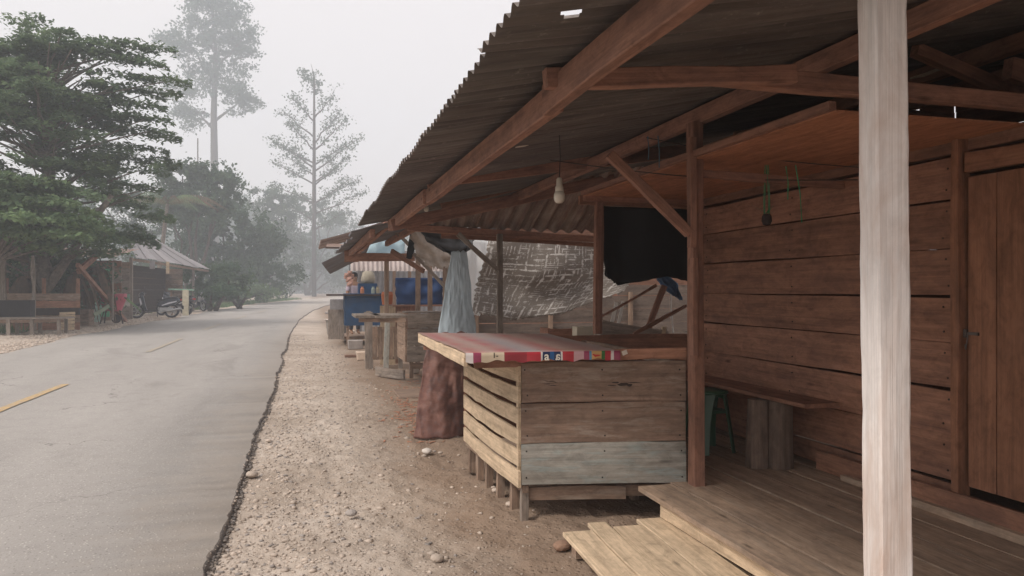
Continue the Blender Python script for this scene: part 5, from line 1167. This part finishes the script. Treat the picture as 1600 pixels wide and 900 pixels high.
# ------------------------------------------------------------------ scooters
def make_scooter(name, label, body_c, trim_c):
    S = thing(name, label, 'scooter', (0, 0, 0), 0, 'scooters parked by the hut across the road')
    mbk = plain('black_plastic', (.025, .025, .03), .45, .2, 4, spec=.5); mb_ = plain('scooter_body', body_c, .3, .1, 3, spec=.6); mt = plain('scooter_trim', trim_c, .3, .1, 3, spec=.6); mc = plain('scooter_metal', (.45, .45, .46), .35, .1, metallic=.7)
    for x in (-.62, .66):
        Mw = Matrix.Translation((x, 0, .28)) @ Matrix.Rotation(R_(90), 4, 'X')
        t = MB(); t.lathe([(.205, -.045), (.27, -.05), (.285, 0), (.27, .05), (.205, .045)], 20, M=Mw, closed=True); w = t.build('wheel', mbk, S, None, True)
        r = MB(); r.lathe([(.19, -.03), (.21, -.035), (.21, .035), (.19, .03)], 20, M=Mw, closed=True)
        for k in range(5):
            a = k*1.2566; r.tube([Mw @ Vector((.03*math.cos(a), .03*math.sin(a), 0)), Mw @ Vector((.2*math.cos(a), .2*math.sin(a), 0))], .018, 5)
        r.lathe([(0, -.05), (.045, -.05), (.045, .05), (0, .05)], 10, M=Mw); r.build('rim', mc, w)
    m = MB(); m.prism([(-.95, .72), (-.88, .80), (-.45, .74), (-.12, .62), (-.08, .48), (-.2, .40), (-.5, .45), (-.75, .56)], .13); m.build('rear_body', mb_, S)
    m = MB(); m.prism([(-.86, .70), (-.5, .62), (-.2, .50), (-.22, .46), (-.5, .54), (-.84, .64)], .137); m.build('side_stripe', mt, S)
    m = MB(); m.prism([(-.82, .80), (-.86, .86), (-.5, .84), (-.28, .76), (-.08, .74), (-.1, .66), (-.4, .72)], .125); m.build('seat', mbk, S)
    m = MB(); m.prism([(-.12, .34), (.28, .32), (.30, .26), (-.14, .26)], .13); m.build('footboard', mbk, S)
    m = MB(); m.prism([(.26, .28), (.34, .50), (.42, .88), (.50, .92), (.56, .80), (.52, .60), (.44, .38), (.34, .26)], .17); m.build('leg_shield', mb_, S)
    m = MB(); m.prism([(.44, .52), (.52, .82), (.57, .78), (.52, .50)], .175); m.build('shield_trim', mt, S)
    m = MB(); m.prism([(.38, .92), (.40, 1.03), (.50, 1.04), (.58, .94), (.52, .88)], .13); hb = m.build('handlebar_cowl', mb_, S)
    m = MB(); m.tube([(.36, -.34, 1.04), (.42, -.15, .99), (.42, .15, .99), (.36, .34, 1.04)], .018, 6); m.build('handlebar', mbk, S)
    m = MB(); m.lathe([(0, .03), (.05, .02), (.075, 0), (.07, -.04), (0, -.05)], 12, M=Matrix.Translation((.575, 0, .93)) @ Matrix.Rotation(R_(70), 4, 'Y')); m.build('headlight', plain('lamp_glass', (.6, .6, .62), .1, .05, spec=.8), S, None, True)
    for s in (-1, 1):
        m = MB(); m.tube([(.38, s*.26, 1.02), (.36, s*.30, 1.14), (.355, s*.335, 1.2)], .008, 5)
        q = Matrix.Translation((.355, s*.34, 1.2)) @ Matrix.Rotation(R_(90), 4, 'Y') @ Matrix.Diagonal((.7, 1, 1, 1)); m.lathe([(0, -.012), (.06, -.01), (.065, .005), (0, .01)], 10, M=q); m.build('mirror', mbk, S)
    m = MB(); m.prism([(.36, .42), (.50, .58), (.74, .60), (.92, .48), (.90, .45), (.72, .55), (.52, .52), (.40, .38)], .06); m.build('front_fender', mb_, S)
    m = MB(); m.tube([(.47, .07, .62), (.64, .07, .28)], .02); m.tube([(.47, -.07, .62), (.64, -.07, .28)], .02); m.build('fork', mc, S)
    m = MB(); m.box((-.42, .03, .33), (.5, .16, .17)); m.tube([(-.3, .12, .30), (-.5, .15, .27), (-.95, .16, .36)], [.03, .045, .055], 8); m.build('engine', mc, S)
    m = MB(); m.prism([(-.80, .60), (-1.02, .52), (-1.06, .34), (-1.0, .36), (-.96, .48), (-.78, .52)], .06); m.box((-1.05, 0, .42), (.02, .22, .13)); m.build('rear_fender', mbk, S)
    m = MB(); m.box((-.96, 0, .73), (.05, .16, .07)); m.build('tail_light', plain('red_lamp', (.4, .02, .02), .3), S)
    m = MB(); m.tube([(-.1, .1, .3), (-.12, .3, .02)], .014); m.build('kickstand', mbk, S)
    return S
SCT = make_scooter('scooter', 'black and silver scooter in front, its wheel turned towards the brown shed', (.035, .04, .055), (.62, .62, .66))
def pose(c, rz, roll=0): return Matrix.Translation(c) @ Matrix.Scale(1.3, 4) @ Matrix.Rotation(rz, 4, 'Z') @ Matrix.Rotation(roll, 4, 'X')
p1 = PZ(242, 497, .0); place(SCT, pose(p1, R_(185), R_(7)))
p2 = PZ(272, 493, .0); copy_thing(SCT, pose(p2, R_(150), R_(7)), 'dark scooter parked behind the front one, rear wheel and number plate towards the road')
p3 = PZ(307, 486, .0); copy_thing(SCT, pose(p3, R_(-50), R_(6)), 'scooter standing alone right of the green-topped table')

# ------------------------------------------------------------------ TREES
def leafquads(cen, size, flat=.0, seed=0, asp=.5):
    r = np.random.default_rng(seed); n = len(cen)
    nrm = r.normal(size=(n, 3)); nrm /= np.linalg.norm(nrm, axis=1, keepdims=True); nrm = nrm*(1-flat)+np.array([0, 0, 1.0])*flat; nrm /= np.linalg.norm(nrm, axis=1, keepdims=True)
    t = np.cross(nrm, r.normal(size=(n, 3))); t /= np.linalg.norm(t, axis=1, keepdims=True); b = np.cross(nrm, t)
    s = (size*r.uniform(.6, 1.35, n))[:, None]
    V = np.stack([cen-t*s*.5, cen+b*s*asp*.5, cen+t*s*.5-nrm*s*.1, cen-b*s*asp*.5], 1).reshape(-1, 3)
    return V, np.arange(n*4).reshape(n, 4)
def limb_tubes(m, a, b, r0, r1, n=5, wob=.05, k=6):
    a = Vector(a); b = Vector(b); L = (b-a).length; off_ = random.uniform(0, 50)
    pts = [a.lerp(b, i/n)+Vector((mnoise.noise((i*.7+off_, 0, 0)), mnoise.noise((0, i*.7+off_, 0)), mnoise.noise((0, 0, i+off_))*.5))*L*wob*math.sin(math.pi*i/n) for i in range(n+1)]
    m.tube(pts, [r0+(r1-r0)*i/n for i in range(n+1)], k); return pts
def tree(name, label, cat, base, crown_pts, leafsize, mat, trunk_mb, bark, group=None, flat=.2, seed=0, asp=.5):
    T = thing(name, label, cat, base, 0, group)
    V, F = leafquads(crown_pts, leafsize, flat, seed, asp)
    link('crown', fast_mesh('crown', V, F), mat, T)
    if trunk_mb and trunk_mb.v: trunk_mb.build('trunk', bark, T, None, True)
    return T
def blob(c, rad, n, r, shell=.55):
    d = r.normal(size=(n, 3)); d /= np.linalg.norm(d, axis=1, keepdims=True); q = r.uniform(shell**3, 1, n)**(1/3)
    return np.array(c)[None]+d*q[:, None]*np.array(rad)[None]
def clustered(c, rad, ncl, per, cr, r, shell=.35, squash=.6):
    """sub-clumps spread through a crown volume"""
    cc = blob(c, rad, ncl, r, shell); out = []
    for q in cc:
        s = cr*r.uniform(.6, 1.4); out.append(q[None]+r.normal(size=(per, 3))*np.array([s, s, s*squash])*.5)
    return np.concatenate(out)
def sprays(axis, specs, r, per=240, wd=.9):
    """flat layered fronds: list of (z, azimuth, r0, length, droop)"""
    out = []
    for (z, azm, r0, L, dr, z2) in specs:
        s = r.uniform(0, 1, per)**.8; d = np.array([math.cos(azm), math.sin(azm), 0]); l = np.array([-math.sin(azm), math.cos(azm), 0])
        wid = wd*(.35+.65*np.sin(np.pi*np.clip(s*.85+.1, 0, 1)))
        lat = r.normal(0, .42, per)*wid; zz = z+z2*s-dr*s**2.5-.18*np.abs(lat)+r.normal(0, .075, per)
        p = np.array(axis)[None]+d[None]*(r0+L*s)[:, None]+l[None]*lat[:, None]; p[:, 2] += zz; out.append(p)
    return np.concatenate(out)
rg_ = np.random.default_rng(21)
# big layered tree, left foreground
bt = PZ(62, 497, 0); bt = Vector((bt.x-.5, 35.0, 0)); bt = PY(62, 480, 33.5); bt.z = 0
prof = [(3.2, 4.6), (4.1, 5.0), (5.0, 5.3), (5.8, 5.3), (6.6, 5.2), (7.4, 5.3), (8.2, 5.2), (8.9, 4.8), (9.6, 4.0), (10.2, 2.6), (10.6, 1.2)]
specs = []
for k in range(270):
    i = rg_.integers(0, len(prof)-1); f_ = rg_.uniform(); z = prof[i][0]*(1-f_)+prof[i+1][0]*f_; z = round(z/.62)*.62+rg_.normal(0, .15); Rm = prof[i][1]*(1-f_)+prof[i+1][1]*f_
    az_ = rg_.uniform(0, 6.283); L = rg_.uniform(1.8, 3.4); r0 = max(0, Rm*rg_.uniform(.35, 1.02)-L)
    specs.append((z, az_, r0, L, rg_.uniform(.2, .7), rg_.uniform(.0, .4)))
n_rand = len(specs)
# long tips towards the road that reach out against the sky
def towards(px, py, L=3.2):
    q = PY(px, py, 33.5+rg_.uniform(-.8, .8)); d = Vector((q.x-bt.x, q.y-bt.y)); specs.append((q.z+.25, math.atan2(d.y, d.x), max(0, d.length-L), L, .35, .15))
for px, py in ((300, 135), (278, 82), (262, 105), (245, 84), (285, 150), (262, 172), (275, 212), (285, 222), (265, 240), (270, 192), (58, 36), (20, 40), (75, 66), (110, 76), (190, 78), (205, 90), (150, 85), (250, 260), (268, 275), (255, 300), (240, 128), (225, 100), (235, 190), (285, 258), (262, 155)): towards(px, py, rg_.uniform(2.2, 3.8))
pts = sprays(bt, specs[:n_rand], rg_, 330, 1.1); tips_ = sprays(bt, specs[n_rand:], rg_, 330, .8)
# thin out clumps of gaps
gn = vnoise(pts[:, 0]*.75, pts[:, 2]*.9, 77)+.5*vnoise(pts[:, 0]*1.9, pts[:, 2]*2.3, 78); pts = pts[gn > -.04-.08*rg_.uniform(size=len(pts))]; pts = np.concatenate([pts, tips_])
tm = MB(); limb_tubes(tm, bt, bt+Vector((.3, .2, 6.5)), .34, .2, 8, .05, 9); limb_tubes(tm, bt+Vector((.3, .2, 6.3)), bt+Vector((-.2, .3, 11)), .19, .05)
limb_tubes(tm, bt+Vector((.05, 0, 1.2)), bt+Vector((2.6, -.3, 5.2)), .2, .1); limb_tubes(tm, bt+Vector((0, 0, 1.5)), bt+Vector((-2.2, .4, 6.0)), .2, .1)
for s in specs[::3]:
    z0 = max(1.6, s[0]-1.2-rg_.uniform(0, .8)); a = bt+Vector((.2, .1, z0)); d = Vector((math.cos(s[1]), math.sin(s[1]), 0)); limb_tubes(tm, a, bt+d*(s[2]+s[3]*.7)+Vector((0, 0, s[0]-.05)), .07, .015, 5, .06, 5)
tree('spreading_tree', 'big spreading dark green tree with layered drooping sprays at the left edge', 'tree', bt, pts, .24, M_leaf, tm, M_bark, flat=.62, seed=3, asp=.42)
# lighter low tree in front of it
b2 = PY(-20, 500, 29); b2.z = 0; specs = []
for k in range(120):
    z = rg_.uniform(3.0, 5.2); az_ = rg_.uniform(0, 6.28); L = rg_.uniform(1.2, 2.4); Rm = 4.3-abs(z-3.7)*1.1; specs.append((z, az_, max(0, Rm*rg_.uniform(.3, 1)-L), L, .3, .1))
pts = sprays(b2, specs, rg_, 260, .9); tm = MB(); limb_tubes(tm, b2, b2+Vector((.3, 0, 3.6)), .16, .08)
for s in specs[::3]: d = Vector((math.cos(s[1]), math.sin(s[1]), 0)); limb_tubes(tm, b2+Vector((.2, 0, 2.4)), b2+d*(s[2]+s[3]*.6)+Vector((0, 0, s[0]-.1)), .05, .012, 4, .06, 5)
tree('low_tree', 'lower lighter green tree reaching in from the left edge in front of the big one', 'tree', b2, pts, .22, M_leaf2, tm, M_bark, flat=.55, seed=4)
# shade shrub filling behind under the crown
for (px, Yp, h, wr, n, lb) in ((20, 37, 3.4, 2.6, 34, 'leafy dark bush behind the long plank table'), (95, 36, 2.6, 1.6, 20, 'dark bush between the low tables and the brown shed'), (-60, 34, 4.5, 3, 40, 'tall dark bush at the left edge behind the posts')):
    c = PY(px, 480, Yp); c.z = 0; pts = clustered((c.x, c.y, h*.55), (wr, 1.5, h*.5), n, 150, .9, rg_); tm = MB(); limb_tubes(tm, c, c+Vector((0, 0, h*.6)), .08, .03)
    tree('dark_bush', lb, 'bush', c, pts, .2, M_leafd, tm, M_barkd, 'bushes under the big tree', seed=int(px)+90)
# dried banana plants
def banana(px, py, Y, h, label, nl=9, dead=True, g='banana plants by the shed', lean=0.0, mat=None):
    c = PY(px, py, Y); c.z = 0; T = thing('banana_plant', label, 'banana plant', c, 0, g); m = MB(); limb_tubes(m, c, c+Vector((lean, 0, h)), .16, .10, 5, .03, 8); m.build('stem', M_dry if dead else M_leaf, T, None, True)
    for k in range(nl):
        a = k*2.4+random.random(); L = random.uniform(1.2, 2.1); up = random.uniform(.4, .9) if not dead else random.uniform(-.2, .35); v = []; f = []
        d = Vector((math.cos(a), math.sin(a), 0)); l = Vector((-d.y, d.x, 0)); n = 8
        for i in range(n+1):
            s = i/n; w = .26*math.sin(math.pi*min(1, s*.92+.06))*(.5 if dead else 1); p = c+Vector((lean, 0, h))+d*L*(s if not dead else s*.5)+Vector((0, 0, up*L*s*1.3-(1.3 if not dead else 1.7)*L*s*s*(.8)))
            tw = random.uniform(-.06, .06); v += [p-l*w+Vector((0, 0, -.05-w*.3+tw)), p, p+l*w+Vector((0, 0, -.05-w*.3-tw))]
        for i in range(n):
            for j in range(2): q = i*3+j; f.append((q, q+1, q+4, q+3))
        me = meshd('leaf', v, f); link('leaf', me, (mat or (M_dry if dead else M_leaf2)), T)
banana(118, 480, 34.5, 2.2, 'dead brown banana plant with hanging leaves right of the low tables', 12)
banana(138, 480, 35.5, 2.5, 'dead banana plant nearest the diagonal pole', 11, lean=.3)
banana(38, 480, 33.0, 2.0, 'dried banana plant behind the long low table', 10)
banana(140, 480, 37, 1.1, 'small green banana plant by the mossy board', 6, False)
banana(85, 480, 36, 2.3, 'green banana plant behind the short low table', 7, False)

# tall emergent trees in the smoke
def px_blob(px, py, rp, d, n, r, cr=.9, flatz=.7, per=70):
    c = P(px, py, d); rad = rp/FPX*d; return clustered((c.x, c.y, c.z), (rad, rad*.9, rad*flatz), n, per, cr, r, .2, .6)
D1 = 200
b = P(336, 452, D1); b.z = 0; pts = []
for (px, py, rp, n, fz) in ((330, 18, 46, 34, .6), (290, 62, 38, 26, .75), (368, 50, 36, 28, .8), (345, 45, 50, 34, .8), (386, 75, 22, 12, .8), (320, 80, 45, 22, .8), (262, 62, 18, 8, .7), (300, 130, 34, 16, .9), (380, 118, 26, 9, .8), (360, 145, 38, 24, .45), (395, 160, 22, 14, .7), (285, 170, 24, 14, 1.0), (305, 188, 20, 10, .9), (318, 115, 26, 12, .8), (345, 100, 24, 9, .8), (277, 140, 20, 6, .9), (308, 0, 26, 10, .5), (368, 182, 10, 2, 1), (360, 10, 30, 12, .6)):
    pts.append(px_blob(px, py, rp, D1, int(n*1.5), rg_, 1.75, fz, 34))
tm = MB(); k0 = P(336, 452, D1); tr_ = [P(336, 452, D1), P(335, 260, D1), P(334, 180, D1), P(337, 80, D1), P(332, 20, D1)]
tm.tube(tr_, [1.1, .95, .8, .5, .2], 8)
for (px, py, px0, py0) in ((290, 62, 336, 130), (380, 60, 337, 110), (300, 165, 335, 205), (385, 150, 335, 190), (270, 65, 300, 80), (330, 20, 336, 70), (395, 85, 360, 95), (300, 20, 335, 80), (288, 185, 320, 175)): limb_tubes(tm, P(px0, py0, D1), P(px, py, D1+random.uniform(-4, 4)), .42, .1, 6, .08)
tree('tall_tree', 'tallest hazy tree with domed crown on a long bare trunk', 'tree', b, np.concatenate(pts), .8, M_leafd, tm, M_barkd, flat=.2, seed=8, asp=.6)
D2_ = 160; b = P(491, 452, D2_); b.z = 0; tm = MB(); tm.tube([b, P(491, 300, D2_), P(491, 200, D2_), P(491, 120, D2_), P(486, 100, D2_)], [.5, .42, .3, .16, .05], 7); pts = [px_blob(492, 128, 22, D2_, 16, rg_, 1.3, .7, 22), px_blob(478, 115, 14, D2_, 6, rg_, 1.1, .6, 20)]
for (px, py, py0) in ((440, 172, 215), (545, 185, 235), (530, 175, 225), (420, 215, 262), (430, 225, 255), (565, 213, 268), (548, 222, 258), (425, 252, 288), (450, 190, 235), (545, 245, 290), (430, 290, 318), (560, 280, 318), (540, 285, 320), (455, 150, 190), (520, 150, 185), (450, 245, 275), (530, 260, 285), (570, 300, 335), (445, 320, 345), (540, 330, 360)):
    a = P(491, py0, D2_); e = P(px, py, D2_+rg_.uniform(-4, 4)); q = limb_tubes(tm, a, e, .19, .04, 6, .10, 5)
    s = rg_.uniform(.25, 1.05, 30)
    for t in s[:17]: c = a.lerp(e, float(t)); pts.append(np.array(c)[None]+rg_.normal(size=(9, 3))*np.array([.7, .7, .45]))
    for t in (.45, .65, .8): c = a.lerp(e, t); e2 = c+Vector((random.uniform(-1, 1), random.uniform(-1, 1), random.uniform(.2, 1.3)))*2.1; limb_tubes(tm, c, e2, .07, .02, 3, .1, 4); pts.append(np.array(e2)[None]+rg_.normal(size=(16, 3))*np.array([.75, .75, .45]))
tree('sparse_tree', 'slender hazy tree with sparse upswept branches right of the tallest tree', 'tree', b, np.concatenate(pts), .55, M_leafd, tm, M_barkd, flat=.1, seed=9, asp=.55)
# thin distant stick palm
b = P(310, 452, 150); b.z = 0; m = MB(); limb_tubes(m, b, P(309, 216, 150), .2, .12, 6, .01); o = m.build('bare_stem', M_barkd, None, None, True); tag(o, 'bare thin stem standing left of the tallest trunk', 'dead tree')
# middle trees
def bush_tree(px, d, blobs, label, mat=M_leafd, ls=.34, name='hazy_tree', cat='tree', cr=.9, per=90, trunks=1, asp=.5, group='trees along the far roadside'):
    sc_ = {60: 75, 66: 85, 74: 95, 92: 150, 100: 185, 118: 215}.get(d, d); cr *= sc_/d; ls *= sc_/d; k_ = sc_/d; d = sc_
    b = P(px, 452, d); b.z = 0; pts = np.concatenate([px_blob(x, y, r_, d, n, rg_, cr, fz, per) for (x, y, r_, n, fz) in blobs]); tm = MB()
    pts = pts[pts[:, 2] > 0]
    gq = vnoise(pts[:, 0]*1.1/k_, pts[:, 2]*1.3/k_, int(px))+.6*vnoise(pts[:, 0]*3/k_, pts[:, 2]*3/k_, 5); pts = pts[gq > -.24]
    for (x, y, r_, n, fz) in blobs: limb_tubes(tm, b+Vector((random.uniform(-.4, .4), 0, 0)), P(x, y, d), .16*k_, .04*k_, 6, .08, 6)
    tree(name, label, cat, b, pts, ls, mat, tm, M_barkd, group, seed=int(px+d), asp=asp)
bush_tree(300, 60, [(285, 275, 32, 26, .6), (320, 272, 30, 24, .6), (350, 290, 28, 18, .7), (300, 310, 40, 26, .7), (340, 325, 34, 22, .8), (270, 330, 30, 18, .9)], 'drooping bushy tree below the tallest tree, behind the hut', M_leafd)
bush_tree(350, 66, [(350, 340, 42, 34, .8), (385, 350, 40, 34, .8), (330, 380, 44, 34, .8), (395, 395, 40, 36, .7), (420, 375, 28, 18, .8), (370, 415, 46, 38, .5), (310, 350, 30, 18, .8), (290, 385, 40, 26, .9)], 'wide dark green roadside tree behind the hut roof')
bush_tree(265, 74, [(250, 330, 45, 28, .8), (225, 350, 35, 24, .9), (275, 300, 30, 18, .8), (240, 395, 45, 24, .9), (200, 330, 40, 20, .9), (150, 300, 60, 24, .9), (100, 350, 70, 30, .8), (30, 380, 80, 30, .8)], 'broad hazy tree mass glimpsed behind the big tree')
bush_tree(420, 92, [(410, 320, 30, 24, .8), (435, 350, 34, 30, .9), (440, 310, 24, 12, .8), (405, 370, 34, 28, .8), (445, 395, 36, 30, .8), (425, 425, 34, 26, .6)], 'hazy roadside tree before the slender tree', M_leafd)
bush_tree(480, 100, [(465, 320, 26, 14, .7), (500, 330, 30, 16, .8), (460, 365, 34, 26, .9), (495, 385, 36, 30, .9), (520, 345, 24, 10, .8), (470, 415, 36, 28, .7), (520, 400, 30, 20, .9), (530, 430, 30, 20, .6)], 'faint hazy tree at the foot of the slender tree', M_leafd)
bush_tree(560, 118, [(545, 350, 28, 14, .8), (555, 390, 34, 24, .9), (590, 380, 40, 26, .9), (580, 420, 44, 26, .6), (640, 400, 50, 24, .7)], 'faintest tree in the smoke beyond the stalls', M_leafd)
bush_tree(374, 58, [(368, 442, 24, 14, .55), (392, 450, 16, 8, .5), (350, 452, 18, 8, .5)], 'bright yellow-green bush at the roadside beyond the scooters', M_leaf2, .22, 'bright_bush', 'bush', .6, 120, group='bushes along the road')
bush_tree(335, 52, [(330, 462, 24, 12, .45), (352, 458, 18, 8, .5)], 'low dark undergrowth bush right of the scooters', M_leafd, .24, 'low_bush', 'bush', .6, 110, group='bushes along the road')
bush_tree(410, 74, [(410, 448, 22, 12, .5), (432, 450, 18, 9, .4), (390, 448, 18, 9, .5)], 'hazy low bush farther along the verge', M_leafd, .26, 'low_bush', 'bush', .6, 100, group='bushes along the road')
bush_tree(455, 100, [(450, 446, 18, 9, .5), (470, 445, 16, 8, .5)], 'faint low bush near the road bend', M_leafd, .3, 'low_bush', 'bush', .6, 90, group='bushes along the road')
bush_tree(320, 84, [(300, 400, 40, 26, .8), (350, 420, 46, 30, .7), (400, 420, 44, 30, .7), (440, 425, 36, 24, .6), (260, 430, 46, 26, .6), (330, 450, 50, 26, .4), (400, 452, 50, 26, .35)], 'continuous dark thicket low behind the hut and the roadside trees', M_leafd, .3, 'roadside_thicket', 'thicket', group='bushes along the road')
bush_tree(350, 60, [(345, 452, 20, 10, .6), (385, 456, 26, 12, .5), (415, 458, 24, 10, .4), (325, 455, 18, 9, .7)], 'leafy undergrowth between the scooters and the bright bush', M_leaf, .24, 'low_bush', 'bush', .6, 110, group='bushes along the road')
bush_tree(330, 57, [(312, 440, 20, 14, .7), (335, 436, 26, 18, .7), (362, 432, 26, 16, .7), (300, 425, 22, 12, .9), (345, 455, 30, 14, .4)], 'dense dark bush crowding the verge right of the hut', M_leafd, .24, 'low_bush', 'bush', .7, 120, group='bushes along the road')
# palm with drooping fronds behind the hut
pb_ = P(240, 452, 62); pb_.z = 0; PT = thing('palm_tree', 'palm with dry drooping fronds arching over the hut roof', 'palm', pb_); top = P(262, 318, 62); m = MB(); limb_tubes(m, pb_, top, .2, .14, 6, .03, 7); m.build('trunk', M_bark, PT, None, True)
for k in range(11):
    a = k*2.399; L = random.uniform(3.2, 4.4); d = Vector((math.cos(a), math.sin(a), 0)); l = Vector((-d.y, d.x, 0)); v = []; f = []
    if k == 0: d = Vector((1, 0, 0)); l = Vector((0, 1, 0)); L = 4.6
    for i in range(26):
        s = (i+1)/26; p = top+d*L*s+Vector((0, 0, 1.9*L*.4*s-2.2*L*.4*s*s))
        for sg in (-1, 1):
            w = .75*math.sin(math.pi*min(s*.9+.08, 1)); q = len(v); v += [p-d*.05, p+d*.05, p+l*sg*w*.75+d*.25-Vector((0, 0, w*.9)), ]; f.append((q, q+1, q+2))
    link('frond', meshd('frond', v, f), M_dry if k % 2 == 0 else M_leaf, PT)
# grass along the far shoulder
n = 9000; yy = 30+rg_.power(.8, n)*90; xx = road_edge_l(yy)-1.2-np.abs(rg_.normal(0, 1.3, n))-np.clip((yy-42)*.0, 0, 1)
kp = (xx < -9.6) | (yy > 60); xx = xx[kp]; yy = yy[kp]; n = len(xx); h = rg_.uniform(.1, .4, n); a = rg_.uniform(0, 6.28, n)
V = np.stack([np.stack([xx-.04*np.cos(a), yy-.04*np.sin(a), 0*xx-.03], -1), np.stack([xx+.04*np.cos(a), yy+.04*np.sin(a), 0*xx-.03], -1), np.stack([xx+rg_.normal(0, .1, n), yy, h], -1)], 1).reshape(-1, 3)
o = link('grass', fast_mesh('grass', V, np.arange(n*3).reshape(n, 3)), M_leaf2); tag(o, 'tufts of grass along the far side of the road', 'grass', kind='stuff')
# fallen leaves on far shoulder
# distant wood closing the view
def wood_mass(x0, x1, y, h, n, label, seed):
    r = np.random.default_rng(seed); c = np.stack([r.uniform(x0, x1, n), y+r.normal(0, 7, n), h*r.uniform(.05, 1, n)**.7], -1); c[:, 2] *= .75+.5*vnoise(c[:, 0]*.08, c[:, 0]*0, seed)
    pts = np.repeat(c, 26, 0)+r.normal(size=(n*26, 3))*np.array([2.2, 2.2, 1.5]); V, F = leafquads(pts, 1.5, .2, seed, .6); o = link('distant_wood', fast_mesh('distant_wood', V, F), M_leafd); tag(o, label, 'wood', kind='stuff')
wood_mass(-190, 12, 290, 34, 4200, 'far wood fading into the smoke left of the road', 4)
wood_mass(-8, 170, 280, 17, 2400, 'far wood fading into the smoke beyond the stalls', 5)

# ------------------------------------------------------------------ HAZE
x0, x1, y0, y1, z0, z1 = -228, 198, -17, 418, -2.2, 92
m = MB(); m.box(((x0+x1)/2, (y0+y1)/2, (z0+z1)/2), (x1-x0, y1-y0, z1-z0))
mz = bpy.data.materials.new('smoke_haze'); mz.use_nodes = True; nt = mz.node_tree; nt.nodes.clear(); out = nd(nt, 'ShaderNodeOutputMaterial'); pv = nd(nt, 'ShaderNodeVolumePrincipled')
pv.inputs['Color'].default_value = (.86, .925, 1.0, 1); pv.inputs['Density'].default_value = .0031; pv.inputs['Anisotropy'].default_value = .2; nt.links.new(pv.outputs[0], out.inputs['Volume'])
o = m.build('haze', mz); tag(o, 'pale wildfire smoke hanging over the road and stalls', 'haze', kind='stuff')
